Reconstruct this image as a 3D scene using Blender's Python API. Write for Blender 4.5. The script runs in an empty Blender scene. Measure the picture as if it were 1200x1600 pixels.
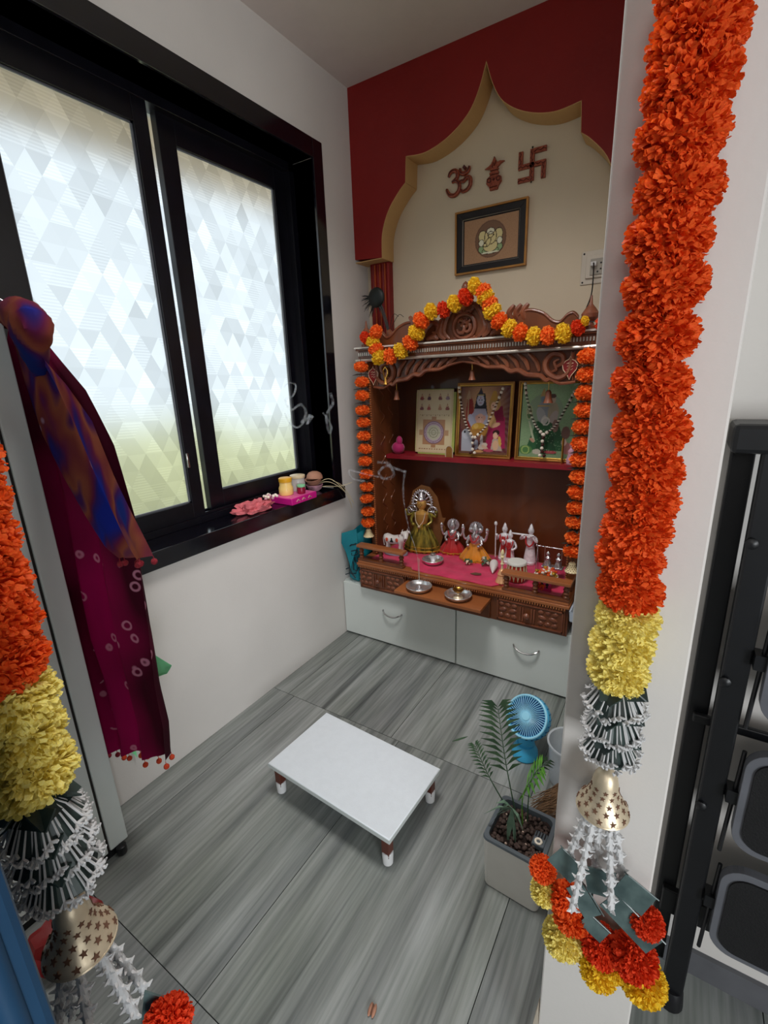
import bpy, bmesh, math, random
import numpy as np
from mathutils import Vector, Matrix
from mathutils.geometry import tessellate_polygon
from mathutils import noise as mnoise
random.seed(7)
PI = math.pi
S = bpy.context.scene
COL = S.collection
# ---------------------------------------------------------------- camera
CAM = Vector((1.6043, 0.0, 1.5)); FPX = 727.52
YAW, PIT, ROL = -.5674, -.2794, -.0369
FW = Vector((math.sin(YAW)*math.cos(PIT), math.cos(YAW)*math.cos(PIT), math.sin(PIT)))
RT0 = Vector((math.cos(YAW), -math.sin(YAW), 0)); UP0 = RT0.cross(FW)
RT = math.cos(ROL)*RT0 + math.sin(ROL)*UP0
UP = -math.sin(ROL)*RT0 + math.cos(ROL)*UP0
cd = bpy.data.cameras.new('camera'); cam = bpy.data.objects.new('camera', cd); COL.objects.link(cam)
cd.sensor_fit = 'HORIZONTAL'; cd.sensor_width = 36; cd.lens = FPX/1200*36; cd.clip_start = .02
m = Matrix((RT, UP, -FW)).transposed().to_4x4(); m.translation = CAM
cam.matrix_world = m
S.camera = cam
def at(u, v, ax, val):
    """point of a photograph pixel on a known plane of the room"""
    r = FW + RT*((u-600)/FPX) - UP*((v-800)/FPX)
    i = 'xyz'.index(ax); t = (val-CAM[i])/r[i]
    return CAM + r*t
# ---------------------------------------------------------------- world / light
w = bpy.data.worlds.new('world'); S.world = w; w.use_nodes = True
bg = w.node_tree.nodes['Background']; bg.inputs[0].default_value = (.76, .88, 1.0, 1); bg.inputs[1].default_value = 1.6
def area(name, loc, target, size, sy, power, color, spread=180):
    l = bpy.data.lights.new(name, 'AREA'); l.shape = 'RECTANGLE'; l.size = size; l.size_y = sy; l.energy = power; l.color = color; l.spread = math.radians(spread)
    o = bpy.data.objects.new(name, l); COL.objects.link(o); o.location = loc
    o.rotation_euler = (Vector(target)-Vector(loc)).to_track_quat('-Z', 'Y').to_euler()
    return o
# area lights added as fill for the room and alcove, sources unseen
area('side_fill_light', (3.85, -1.15, 1.15), (0, 1.1, .5), 1.8, 1.2, 56, (.93, .97, 1.0), 130)  # added side fill that brightens the left wall; no window known there
area('alcove_fill_light', (.95, 1.0, 2.86), (.85, 1.45, 0), .6, .6, 15, (1, .97, .95), 115)  # added to brighten the alcove; no ceiling lamp is known here
area('shrine_fill_light', (1.9, -1.6, 2.2), (.8, 2.2, .8), .8, .8, 7, (1, .96, .92))  # added frontal fill that brings more light onto the shrine
S.view_settings.view_transform = 'Standard'; S.view_settings.look = 'None'
S.view_settings.gamma = 1; S.view_settings.use_curve_mapping = False
S.view_settings.exposure = 0.16
# ---------------------------------------------------------------- materials
def lin(h):
    if isinstance(h, (tuple, list)): return tuple(h)+(1,) if len(h) == 3 else tuple(h)
    h = h.lstrip('#'); o = []
    for i in (0, 2, 4):
        c = int(h[i:i+2], 16)/255; o.append(c/12.92 if c <= .04045 else ((c+.055)/1.055)**2.4)
    return (*o, 1)
MC = {}
def M(name, col=None, rough=.5, metal=0, var=.12, scale=14, bump=0, bscale=60, stretch=(1, 1, 1), col2=None, trans=0, alpha=1, ior=1.45, coat=0, sheen=0, tl=0, emis=0, spec=None, vcol=False):
    if col is None: return MC[name]
    mt = bpy.data.materials.new(name); mt.use_nodes = True; nt = mt.node_tree; N = nt.nodes; L = nt.links
    b = N['Principled BSDF']; out = N['Material Output']
    tc = N.new('ShaderNodeTexCoord'); mp = N.new('ShaderNodeMapping'); L.new(tc.outputs['Object'], mp.inputs[0])
    mp.inputs['Scale'].default_value = stretch
    no = N.new('ShaderNodeTexNoise'); no.inputs['Scale'].default_value = scale; no.inputs['Detail'].default_value = 6
    L.new(mp.outputs[0], no.inputs['Vector'])
    cr = N.new('ShaderNodeValToRGB'); c = lin(col)
    if col2: a, d = c, lin(col2)
    else:
        a = tuple(min(1, x*(1+var)) for x in c[:3])+(1,); d = tuple(x*(1-var) for x in c[:3])+(1,)
    cr.color_ramp.elements[0].color = d; cr.color_ramp.elements[1].color = a
    cr.color_ramp.elements[0].position = .32; cr.color_ramp.elements[1].position = .68
    L.new(no.outputs[0], cr.inputs[0])
    src = cr.outputs[0]
    if vcol:
        at_ = N.new('ShaderNodeVertexColor'); at_.layer_name = 'Col'
        src = at_.outputs[0]
    L.new(src, b.inputs['Base Color'])
    b.inputs['Roughness'].default_value = rough; b.inputs['Metallic'].default_value = metal
    b.inputs['IOR'].default_value = ior; b.inputs['Transmission Weight'].default_value = trans; b.inputs['Alpha'].default_value = alpha
    b.inputs['Coat Weight'].default_value = coat; b.inputs['Sheen Weight'].default_value = sheen
    if spec is not None: b.inputs['Specular IOR Level'].default_value = spec
    if bump:
        n2 = N.new('ShaderNodeTexNoise'); n2.inputs['Scale'].default_value = bscale; n2.inputs['Detail'].default_value = 4
        L.new(mp.outputs[0], n2.inputs['Vector'])
        bp = N.new('ShaderNodeBump'); bp.inputs['Strength'].default_value = bump; bp.inputs['Distance'].default_value = .01
        L.new(n2.outputs[0], bp.inputs['Height']); L.new(bp.outputs[0], b.inputs['Normal'])
    if tl:
        t = N.new('ShaderNodeBsdfTranslucent'); mx = N.new('ShaderNodeMixShader'); mx.inputs[0].default_value = tl
        L.new(src, t.inputs[0]); L.new(b.outputs[0], mx.inputs[1]); L.new(t.outputs[0], mx.inputs[2]); L.new(mx.outputs[0], out.inputs[0])
    if emis:
        b.inputs['Emission Color'].default_value = c; b.inputs['Emission Strength'].default_value = emis
    MC[name] = mt
    return mt
M('wall', '#d3cfca', .7, var=.03, scale=3, bump=.05, bscale=120)
M('wall_cream', '#d3c3aa', .7, var=.03, scale=3, bump=.05, bscale=120)
M('ceil', '#cfc6bf', .8, var=.02)
M('red_paint', '#86120f', .55, var=.06, scale=4, bump=.06, bscale=90)
M('arch_cream', '#c9a26b', .65, var=.05, scale=6)
M('red_dark', '#7d0f10', .45, var=.1)
M('orange_line', '#b5552c', .5)
M('granite', '#0a0a12', .13, var=.5, scale=60, ior=1.7)
M('black_frame', '#0b0b12', .3, var=.3)
M('white_lam', '#dde4e0', .3, var=.02, scale=5)
M('white_lam2', '#c4cac8', .35, var=.02, scale=5)
M('dark_gap', '#26221f', .7)
M('chrome', '#c9c9c9', .18, 1, var=.05)
M('steel', '#e2e4e6', .26, .9, var=.05, bump=.05, bscale=40)
M('peach_brass', '#e6ae80', .35, .35, var=.08)
M('brass', '#c9994a', .28, 1, var=.15)
M('gold', '#dccbae', .42, .55, var=.12, scale=30, bump=.1)
M('wood', '#7c4527', .32, col2='#583019', scale=9, stretch=(1, 1, .12), coat=.1, bump=.05, bscale=30)
M('wood_carved', '#8c5238', .38, col2='#643523', scale=18, coat=.15, bump=.2, bscale=45)
M('wood_light', '#a8663a', .35, col2='#8d4f2a', scale=12, stretch=(.15, 1, 1), coat=.3)
M('wood_back', '#6a3719', .33, col2='#4e2511', scale=7, stretch=(1, 1, .08), coat=.2)
M('strip', '#b8b0a6', .3, .5, var=.15)
M('strip_white', '#d8d2c8', .4)
M('red_shelf', '#8a1624', .5)
M('pink_cloth', '#e0235f', .6, col2='#c4124c', scale=18, bump=.3, bscale=14, sheen=.4)
M('magenta_cloth', '#b01560', .7, sheen=.3)
M('marigold_orange', '#f56e20', .75, col2='#e84a0e', scale=25, tl=.3)
M('marigold_bright', '#ff9038', .7, col2='#ff6a18', scale=25, tl=.3)  # orange lightened for the small flowers, to offset the shade at the shrine
M('marigold_red', '#f2501c', .75, col2='#e0360e', scale=25, tl=.3)
M('marigold_yellow', '#ffe040', .75, col2='#f5c820', scale=25, tl=.3)
M('marigold_pale', '#fff3a0', .75, col2='#f5e26a', scale=25, tl=.3)
M('leaf_dark', '#3a4a46', .38, col2='#1e2a29', scale=20)
M('leaf_fold', '#5a6c6a', .3, col2='#3a4a4a', scale=30)
M('leaf_green', '#5a7a58', .5, col2='#3c5a40', scale=20, tl=.2)
M('leaf_pale', '#7f9c86', .5, col2='#58755f', scale=20, tl=.1)
M('leaf_lime', '#7fc24a', .5, col2='#5aa035', scale=20, tl=.3)
M('white_plastic', '#e6e4e2', .45, var=.03, tl=.1)
M('tube_white', '#dedede', .5, var=.05, tl=.2)
M('cream_bell', '#e6d6a8', .4, var=.08)
M('dark', '#101014', .5)
M('black_metal', '#0c0d11', .38, var=.2)
M('tread_black', '#08080a', .8, var=.3, bump=.3, bscale=300)
M('tread_rim', '#5b5d63', .5, var=.1)
M('stool_top', '#dbe2e8', .3, var=.02, scale=40, bump=.08, bscale=200)
M('stool_leg', '#5a2c20', .4, var=.1)
M('rubber_white', '#d8d8d8', .5)
M('planter', '#dcd9d2', .4, var=.03)
M('planter_rim', '#545c62', .5, var=.08)
M('soil', '#2a1a14', .95, col2='#140b08', scale=60, bump=1, bscale=80)
M('pebble', '#4a3a34', .8, var=.3)
M('pebble_light', '#b8a090', .8)
M('fan_blue', '#4cc0f0', .35, var=.05, tl=.1)
M('fan_light', '#9fe0fa', .35, var=.03)
M('fan_dark', '#0e4f86', .5)
M('clear_plastic', '#dfe6ec', .25, var=.02, alpha=.45)
M('straw', '#8a6b4e', .8, col2='#5a402c', scale=40)
M('teal', '#12909f', .5, col2='#0b7686', scale=6, bump=.3, bscale=12)
M('teal_dark', '#0a2430', .5)
M('jar_dark', '#17151a', .3)
M('salmon', '#d8747a', .8, col2='#c05a62', scale=30, bump=.4, bscale=60)
M('magenta_card', '#c2187e', .4, var=.12)
M('pink_top', '#e0609f', .4, var=.15, scale=40)
M('yellow_lid', '#e0a51f', .4)
M('yellow_jar', '#ecc878', .35, var=.1)
M('white_lid', '#d8c3a0', .4)
M('glass_jar', '#cfcac6', .2, alpha=.7)
M('mint', '#86cf9c', .4)
M('maroon', '#8a1035', .3)
M('clay', '#a97a63', .8, var=.12)
M('clay_pink', '#c48fa0', .7, var=.3, scale=70)
M('silver', '#d5d3d6', .22, .9, var=.12, scale=60, bump=.4, bscale=140)
M('crystal', '#f0eef4', .16, .15, var=.15, scale=60, bump=.4, bscale=140)
M('green_gold', '#b09a3c', .4, .5, col2='#22331c', scale=55, stretch=(1, 1, .15))
M('gold_cloth', '#d0a23a', .35, .5, var=.3, scale=60)
M('red_silk', '#b5191c', .45, var=.15, sheen=.4)
M('orange_silk', '#dd8a1c', .45, var=.15, sheen=.4)
M('gauze', '#8a5a30', .8, alpha=.75)
M('skin_gold', '#c99a52', .35, .4)
M('porcelain', '#e2dcd8', .3, var=.03)
M('base_grey', '#8f9aa8', .4)
M('red_spot', '#d8553a', .5)
M('drum_white', '#e6e6de', .5, var=.03)
M('drum_body', '#a82a18', .4)
M('rope_cream', '#d8c9a0', .7)
M('socket_plate', '#cfc4b4', .35, var=.03)
M('socket_grey', '#a39c90', .4)
M('cable', '#15110f', .4)
M('frame_black', '#140c0c', .35)
M('frame_gold', '#a9763c', .35, .5, var=.15)
M('picture', '#ffffff', .25, vcol=True)
M('board_green', '#aab45a', .4)
M('decal', '#7c2e1c', .45, col2='#a8583c', scale=120)
M('decal_dark', '#4f1710', .45)
M('sticker_red', '#7c1a1a', .4)
M('sticker_line', '#dcc0a0', .4)
M('feather_dark', '#0f1413', .5, col2='#07100e')
M('scarf_hook', '#d8d8dc', .3, .6)
M('green_rag', '#8cf0ac', .7, var=.08, tl=.3)
M('blue_paint', '#153a58', .45, var=.12, scale=8)
M('pom_orange', '#c8401c', .8, bump=1, bscale=200)
M('pom_red', '#8a1626', .8, bump=1, bscale=200)
M('lawn', '#e0dc94', .9, var=.3, scale=3)
M('hedge', '#dcd88e', .9, var=.4, scale=6)
M('render_beige', '#b58a4e', .8)
M('ladder_floor', '#34373c', .35, var=.1)
M('bead_dark', '#3c1712', .35)
M('bead_white', '#eadfce', .35)
M('pink_plastic', '#c0245c', .4)
M('basket_yellow', '#d8c53a', .5)
M('plastic_tray', '#c7d2e0', .25, var=.02, alpha=.85)
M('baseboard_grey', '#5b5c60', .5)
M('joint', '#4a4d4a', .7)
M('smoke_src', '#c0b8a8', .8)
M('ash', '#6a4a38', .9)
M('putty', '#b8ad9c', .8, bump=.3, bscale=40)

def marble():
    mt = bpy.data.materials.new('marble'); mt.use_nodes = True; nt = mt.node_tree; N = nt.nodes; L = nt.links
    b = N['Principled BSDF']; tc = N.new('ShaderNodeTexCoord'); oi = N.new('ShaderNodeObjectInfo')
    geo = N.new('ShaderNodeNewGeometry'); add = N.new('ShaderNodeVectorMath'); add.operation = 'ADD'
    sc = N.new('ShaderNodeVectorMath'); sc.operation = 'SCALE'; sc.inputs['Scale'].default_value = 7
    cb = N.new('ShaderNodeCombineXYZ'); L.new(oi.outputs['Random'], cb.inputs[0]); L.new(cb.outputs[0], sc.inputs[0])
    L.new(geo.outputs['Position'], add.inputs[0]); L.new(sc.outputs[0], add.inputs[1])
    def noise(scale, st, det=7, dist=0):
        mp = N.new('ShaderNodeMapping'); mp.inputs['Scale'].default_value = st; L.new(add.outputs[0], mp.inputs[0])
        mp.inputs['Rotation'].default_value = (0, 0, .1)
        n = N.new('ShaderNodeTexNoise'); n.inputs['Scale'].default_value = scale; n.inputs['Detail'].default_value = det
        n.inputs['Distortion'].default_value = dist; L.new(mp.outputs[0], n.inputs[0]); return n.outputs[0]
    def ramp(src, *st):
        r = N.new('ShaderNodeValToRGB'); e = r.color_ramp.elements
        e[0].position, e[0].color = st[0][0], lin(st[0][1]); e[1].position, e[1].color = st[-1][0], lin(st[-1][1])
        for p, c in st[1:-1]:
            k = e.new(p); k.color = lin(c)
        L.new(src, r.inputs[0]); return r.outputs[0]
    base = ramp(noise(12, (1, .06, 1), 9, .25), (.3, '#7e8182'), (.5, '#979a99'), (.7, '#adb0b0'))
    streak = ramp(noise(17, (1, .035, 1), 9, .5), (.30, '#5c6063'), (.42, '#e0e2e2'), (.6, '#ffffff'))
    fine = ramp(noise(90, (1, .04, 1), 4), (.3, '#c8ccca'), (.6, '#ffffff'))
    grn = ramp(noise(3, (1, .4, 1), 3), (.3, '#ecefe6'), (.7, '#ffffff'))
    def mul(a, c, f=1):
        x = N.new('ShaderNodeMix'); x.data_type = 'RGBA'; x.blend_type = 'MULTIPLY'; x.inputs[0].default_value = f
        L.new(a, x.inputs[6]); L.new(c, x.inputs[7]); return x.outputs[2]
    c = mul(mul(mul(base, streak, .75), fine, .8), grn)
    L.new(c, b.inputs['Base Color']); b.inputs['Roughness'].default_value = .27
    MC['marble'] = mt
marble()

def film():
    """frosted window film: a lattice of triangles, some ribbed"""
    mt = bpy.data.materials.new('film_glass'); mt.use_nodes = True; nt = mt.node_tree; N = nt.nodes; L = nt.links
    N.remove(N['Principled BSDF']); out = N['Material Output']
    geo = N.new('ShaderNodeNewGeometry')
    A = .062
    def dot(v):
        d = N.new('ShaderNodeVectorMath'); d.operation = 'DOT_PRODUCT'; L.new(geo.outputs['Position'], d.inputs[0]); d.inputs[1].default_value = v
        return d.outputs['Value']
    def math_(op, a, b=None):
        x = N.new('ShaderNodeMath'); x.operation = op
        for i, q in enumerate((a, b)):
            if q is None: continue
            if isinstance(q, (int, float)): x.inputs[i].default_value = q
            else: L.new(q, x.inputs[i])
        return x.outputs[0]
    k = 1/A
    f = [math_('FLOOR', dot((0, math.cos(a)*k, math.sin(a)*k))) for a in (PI/2-.05, PI/2-.05+PI/3, PI/2-.05+2*PI/3)]
    def wn(a, b, c):
        cb = N.new('ShaderNodeCombineXYZ')
        for i, q in enumerate((a, b, c)):
            if q is not None: L.new(q, cb.inputs[i])
        x = N.new('ShaderNodeTexWhiteNoise'); x.noise_dimensions = '3D'; L.new(cb.outputs[0], x.inputs[0]); return x.outputs[0]
    r1 = wn(f[0], f[1], f[2]); r2 = wn(f[1], f[2], None)        # triangles, and rhombi that pair them
    mixr = math_('ADD', math_('MULTIPLY', r1, .45), math_('MULTIPLY', r2, .55))
    rib = math_('MULTIPLY', math_('GREATER_THAN', r1, .62), math_('MULTIPLY', math_('SINE', dot((0, 25, 620))), .05))
    val = math_('ADD', math_('ADD', math_('MULTIPLY', mixr, .34), .56), rib)
    cb = N.new('ShaderNodeCombineColor')
    for i in range(3): L.new(val, cb.inputs[i])
    t = N.new('ShaderNodeBsdfTranslucent'); L.new(cb.outputs[0], t.inputs[0])
    rf = N.new('ShaderNodeBsdfRefraction'); rf.inputs['Roughness'].default_value = .55; rf.inputs['IOR'].default_value = 1.22; L.new(cb.outputs[0], rf.inputs[0])
    mx = N.new('ShaderNodeMixShader'); mx.inputs[0].default_value = .62; L.new(t.outputs[0], mx.inputs[1]); L.new(rf.outputs[0], mx.inputs[2])
    g = N.new('ShaderNodeBsdfGlossy'); g.inputs['Roughness'].default_value = .25; g.inputs[0].default_value = (.8, .8, .8, 1)
    m2 = N.new('ShaderNodeMixShader'); m2.inputs[0].default_value = .05; L.new(mx.outputs[0], m2.inputs[1]); L.new(g.outputs[0], m2.inputs[2])
    L.new(m2.outputs[0], out.inputs[0]); MC['film'] = mt
film()

def scarf_mat(name, base, alt, ringcol, kind):
    mt = bpy.data.materials.new(name); mt.use_nodes = True; nt = mt.node_tree; N = nt.nodes; L = nt.links
    b = N['Principled BSDF']; out = N['Material Output']; tc = N.new('ShaderNodeTexCoord')
    n = N.new('ShaderNodeTexNoise'); n.inputs['Scale'].default_value = 5 if kind else 2.2; n.inputs['Detail'].default_value = 2
    mp = N.new('ShaderNodeMapping'); mp.inputs['Scale'].default_value = (1.6, 1, .8); L.new(tc.outputs['Object'], mp.inputs[0]); L.new(mp.outputs[0], n.inputs[0])
    r = N.new('ShaderNodeValToRGB'); e = r.color_ramp.elements
    e[0].position, e[0].color = .36, lin(base); e[1].position, e[1].color = .66, lin(alt[-1])
    for i, c in enumerate(alt[:-1]):
        k = e.new(.36+.3*(i+1)/len(alt)); k.color = lin(c)
    L.new(n.outputs[0], r.inputs[0])
    vo = N.new('ShaderNodeTexVoronoi'); vo.inputs['Scale'].default_value = 17; L.new(tc.outputs['Object'], vo.inputs['Vector'])
    rr = N.new('ShaderNodeValToRGB'); q = rr.color_ramp.elements
    q[0].position = .0; q[0].color = (0, 0, 0, 1); q[1].position = .30; q[1].color = (0, 0, 0, 1)
    for p, cc in ((.15, 0), (.2, 1), (.25, 1)):
        k = q.new(p); k.color = (cc, cc, cc, 1)
    L.new(vo.outputs['Distance'], rr.inputs[0])
    n3 = N.new('ShaderNodeTexNoise'); n3.inputs['Scale'].default_value = 3.5; L.new(tc.outputs['Object'], n3.inputs[0])
    gt = N.new('ShaderNodeMath'); gt.operation = 'GREATER_THAN'; gt.inputs[1].default_value = .53; L.new(n3.outputs[0], gt.inputs[0])
    ml = N.new('ShaderNodeMath'); ml.operation = 'MULTIPLY'; L.new(rr.outputs[0], ml.inputs[0]); L.new(gt.outputs[0], ml.inputs[1])
    m3 = N.new('ShaderNodeMath'); m3.operation = 'MULTIPLY'; m3.inputs[1].default_value = .55; L.new(ml.outputs[0], m3.inputs[0])
    mx = N.new('ShaderNodeMix'); mx.data_type = 'RGBA'; L.new(m3.outputs[0], mx.inputs[0]); L.new(r.outputs[0], mx.inputs[6]); mx.inputs[7].default_value = lin(ringcol)
    L.new(mx.outputs[2], b.inputs['Base Color']); b.inputs['Roughness'].default_value = .8; b.inputs['Specular IOR Level'].default_value = .15
    t = N.new('ShaderNodeBsdfTranslucent'); L.new(mx.outputs[2], t.inputs[0])
    ms = N.new('ShaderNodeMixShader'); ms.inputs[0].default_value = .4; L.new(b.outputs[0], ms.inputs[1]); L.new(t.outputs[0], ms.inputs[2])
    L.new(ms.outputs[0], out.inputs[0]); MC[name] = mt
scarf_mat('scarf_magenta', '#3a0418', ['#6e0834', '#94064a'], '#d890a8', 0)
scarf_mat('scarf_multi', '#1c2c96', ['#35236e', '#6a2048', '#843c38', '#96523c', '#4a1c58', '#20307c'], '#d8b8d8', 1)

def smoke_mat():
    mt = bpy.data.materials.new('smoke'); mt.use_nodes = True; nt = mt.node_tree; N = nt.nodes; L = nt.links
    N.remove(N['Principled BSDF']); out = N['Material Output']
    d = N.new('ShaderNodeBsdfDiffuse'); d.inputs[0].default_value = (.86, .92, 1, 1); tl = N.new('ShaderNodeBsdfTranslucent'); tl.inputs[0].default_value = (.86, .92, 1, 1)
    a1 = N.new('ShaderNodeMixShader'); L.new(d.outputs[0], a1.inputs[1]); L.new(tl.outputs[0], a1.inputs[2])
    tr = N.new('ShaderNodeBsdfTransparent'); mx = N.new('ShaderNodeMixShader')
    tc = N.new('ShaderNodeTexCoord'); n = N.new('ShaderNodeTexNoise'); n.inputs['Scale'].default_value = 55; n.inputs['Detail'].default_value = 3
    L.new(tc.outputs['Object'], n.inputs[0]); lw = N.new('ShaderNodeLayerWeight'); lw.inputs[0].default_value = .5
    mr = N.new('ShaderNodeMapRange'); mr.inputs[1].default_value = .35; mr.inputs[2].default_value = .75; mr.inputs[3].default_value = .0; mr.inputs[4].default_value = .34
    L.new(n.outputs[0], mr.inputs[0]); sb = N.new('ShaderNodeMath'); sb.operation = 'SUBTRACT'; sb.inputs[0].default_value = 1; L.new(lw.outputs['Facing'], sb.inputs[1])
    ml = N.new('ShaderNodeMath'); ml.operation = 'MULTIPLY'; L.new(mr.outputs[0], ml.inputs[0]); L.new(sb.outputs[0], ml.inputs[1]); L.new(ml.outputs[0], mx.inputs[0])
    L.new(tr.outputs[0], mx.inputs[1]); L.new(a1.outputs[0], mx.inputs[2]); L.new(mx.outputs[0], out.inputs[0]); MC['smoke'] = mt
smoke_mat()
# ---------------------------------------------------------------- mesh helpers
def link(o, parent=None):
    COL.objects.link(o)
    if parent: o.parent = parent
    return o
def obj(name, bm, mat, parent=None, smooth=True, bevel=0, ang=38):
    me = bpy.data.meshes.new(name); bmesh.ops.recalc_face_normals(bm, faces=bm.faces[:]); bm.to_mesh(me); bm.free()
    me.materials.append(MC[mat] if isinstance(mat, str) else mat)
    if smooth:
        me.polygons.foreach_set('use_smooth', [True]*len(me.polygons)); me.set_sharp_from_angle(angle=math.radians(ang))
    o = bpy.data.objects.new(name, me); link(o, parent)
    if bevel:
        md = o.modifiers.new('bevel', 'BEVEL'); md.width = bevel; md.segments = 2; md.limit_method = 'ANGLE'
    return o
def meshobj(name, me, parent=None, loc=(0, 0, 0), rot=(0, 0, 0), sc=(1, 1, 1)):
    o = bpy.data.objects.new(name, me); link(o, parent); o.location = loc; o.rotation_euler = rot; o.scale = sc
    return o
def tag(o, label, cat, group=None, kind=None):
    o['label'] = label; o['category'] = cat
    if group: o['group'] = group
    if kind: o['kind'] = kind
    return o
def thing(name, label, cat, loc=(0, 0, 0), rotz=0, group=None):
    o = bpy.data.objects.new(name, None); link(o); o.location = loc; o.rotation_euler = (0, 0, rotz); o.empty_display_size = .05
    return tag(o, label, cat, group)
def struct(name, bm, mat, parent=None, **k):
    o = obj(name, bm, mat, parent, **k)
    if parent is None: o['kind'] = 'structure'
    return o
B = bmesh.new
def box(bm, x0, x1, y0, y1, z0, z1, mx=None):
    vs = [bm.verts.new(Vector(p)) for p in ((x0, y0, z0), (x1, y0, z0), (x1, y1, z0), (x0, y1, z0), (x0, y0, z1), (x1, y0, z1), (x1, y1, z1), (x0, y1, z1))]
    for f in ((0, 3, 2, 1), (4, 5, 6, 7), (0, 1, 5, 4), (1, 2, 6, 5), (2, 3, 7, 6), (3, 0, 4, 7)): bm.faces.new([vs[i] for i in f])
    if mx: bmesh.ops.transform(bm, matrix=mx, verts=vs)
    return bm
def lathe(bm, prof, c=(0, 0, 0), seg=20, mx=None, sx=1, sy=1, ruffle=0, rn=10):
    rings = []; vs = []
    for r, z in prof:
        ring = []
        for i in range(seg):
            a = 2*PI*i/seg; rr = max(r, 1e-4)*(1+(ruffle*math.sin(rn*a) if r > 1e-3 else 0))
            v = bm.verts.new((c[0]+rr*math.cos(a)*sx, c[1]+rr*math.sin(a)*sy, c[2]+z)); ring.append(v); vs.append(v)
        rings.append(ring)
    for a, b in zip(rings, rings[1:]):
        for i in range(seg): bm.faces.new((a[i], a[(i+1) % seg], b[(i+1) % seg], b[i]))
    bm.faces.new(rings[0][::-1]); bm.faces.new(rings[-1])
    if mx: bmesh.ops.transform(bm, matrix=mx, verts=vs)
    return bm
def cyl(bm, p0, p1, r, seg=12, r1=None): return tube(bm, [p0, p1], [r, r if r1 is None else r1], seg)
def tube(bm, pts, r, seg=8, closed=False, flat=None):
    pts = [Vector(p) for p in pts]; n = len(pts)
    rs = r if isinstance(r, (list, tuple)) else [r]*n
    rings = []; nrm = None
    for i, p in enumerate(pts):
        if closed: t = (pts[(i+1) % n]-pts[i-1])
        else: t = pts[min(i+1, n-1)]-pts[max(i-1, 0)]
        if t.length < 1e-9: t = Vector((0, 0, 1))
        t.normalize()
        if nrm is None: nrm = t.orthogonal().normalized() if flat is None else (Vector(flat)-t*t.dot(Vector(flat))).normalized()
        else:
            nrm = nrm-t*nrm.dot(t)
            nrm = nrm.normalized() if nrm.length > 1e-6 else t.orthogonal().normalized()
        bn = t.cross(nrm); ring = []
        for k in range(seg):
            a = 2*PI*k/seg; ring.append(bm.verts.new(p+(nrm*math.cos(a)+bn*math.sin(a))*rs[i]))
        rings.append(ring)
    prs = list(zip(rings, rings[1:]))+([(rings[-1], rings[0])] if closed else [])
    for a, b in prs:
        for k in range(seg): bm.faces.new((a[k], a[(k+1) % seg], b[(k+1) % seg], b[k]))
    if not closed: bm.faces.new(rings[0][::-1]); bm.faces.new(rings[-1])
    return bm
def prism(bm, poly, t0, t1, plane='xz', mx=None):
    def P(a, b, t): return {'xz': (a, t, b), 'yz': (t, a, b), 'xy': (a, b, t)}[plane]
    A = [bm.verts.new(P(a, b, t0)) for a, b in poly]; Bv = [bm.verts.new(P(a, b, t1)) for a, b in poly]
    n = len(poly)
    for i in range(n): bm.faces.new((A[i], A[(i+1) % n], Bv[(i+1) % n], Bv[i]))
    if n > 4:
        for i, j, k in tessellate_polygon([[Vector((a, b, 0)) for a, b in poly]]):
            bm.faces.new((A[i], A[j], A[k])); bm.faces.new((Bv[k], Bv[j], Bv[i]))
    else: bm.faces.new(A[::-1]); bm.faces.new(Bv)
    if mx: bmesh.ops.transform(bm, matrix=mx, verts=A+Bv)
    return bm
def ball(bm, c, r, u=12, v=8, sx=1, sy=1, sz=1, mx=None):
    prof = [(math.sin(PI*i/v)*r, -math.cos(PI*i/v)*r*sz) for i in range(v+1)]
    return lathe(bm, prof, c, u, mx, sx, sy)
def cr_spline(P, n=6, closed=False):
    P = [Vector(p) for p in P]; out = []; m_ = len(P)
    rng = range(m_ if closed else m_-1)
    for i in rng:
        p0 = P[i-1] if (closed or i > 0) else P[0]; p1 = P[i]; p2 = P[(i+1) % m_]; p3 = P[(i+2) % m_] if (closed or i+2 < m_) else P[-1]
        for k in range(n):
            t = k/n; out.append(.5*((2*p1)+(p2-p0)*t+(2*p0-5*p1+4*p2-p3)*t*t+(3*p1-p0-3*p2+p3)*t**3))
    if not closed: out.append(P[-1])
    return out
def arc(cx, cz, r, a0, a1, n=12, rz=None):
    rz = rz or r
    return [(cx+r*math.cos(math.radians(a0+(a1-a0)*i/n)), cz+rz*math.sin(math.radians(a0+(a1-a0)*i/n))) for i in range(n+1)]
def T(x, y, z): return Matrix.Translation((x, y, z))
def rx(a): return Matrix.Rotation(a, 4, 'X')
def ry(a): return Matrix.Rotation(a, 4, 'Y')
def rz(a): return Matrix.Rotation(a, 4, 'Z')

# ================================================================ SETTING
XR = 1.495; YB = 2.44; H = 2.898
# floor slab and marble slabs
bm = box(B(), -.2, 4.2, -3.0, YB+.1, -.08, -.012); floor = struct('floor', bm, 'joint', smooth=False)
first = None
xs = [-.5+.6*i+.0 for i in range(8)]
for (y0, y1, off) in ((-2.64, -1.63, .14), (-1.63, -.62, -.16), (-.62, .393, .14), (.393, 1.408, .14), (1.408, 2.44, .10)):
    x = off-.6
    while x < 4.0:
        a, b = max(x, 0), min(x+.6, 4.0)
        if b-a > .02 and not (a > 1.7 and y0 > 1.0):
            box_ = box(B(), a+.0012, b-.0012, y0+.0012, min(y1, 2.44)-.0012, -.012, 0)
            obj('floor_tile', box_, 'marble', floor, smooth=False)
        x += .6
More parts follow.
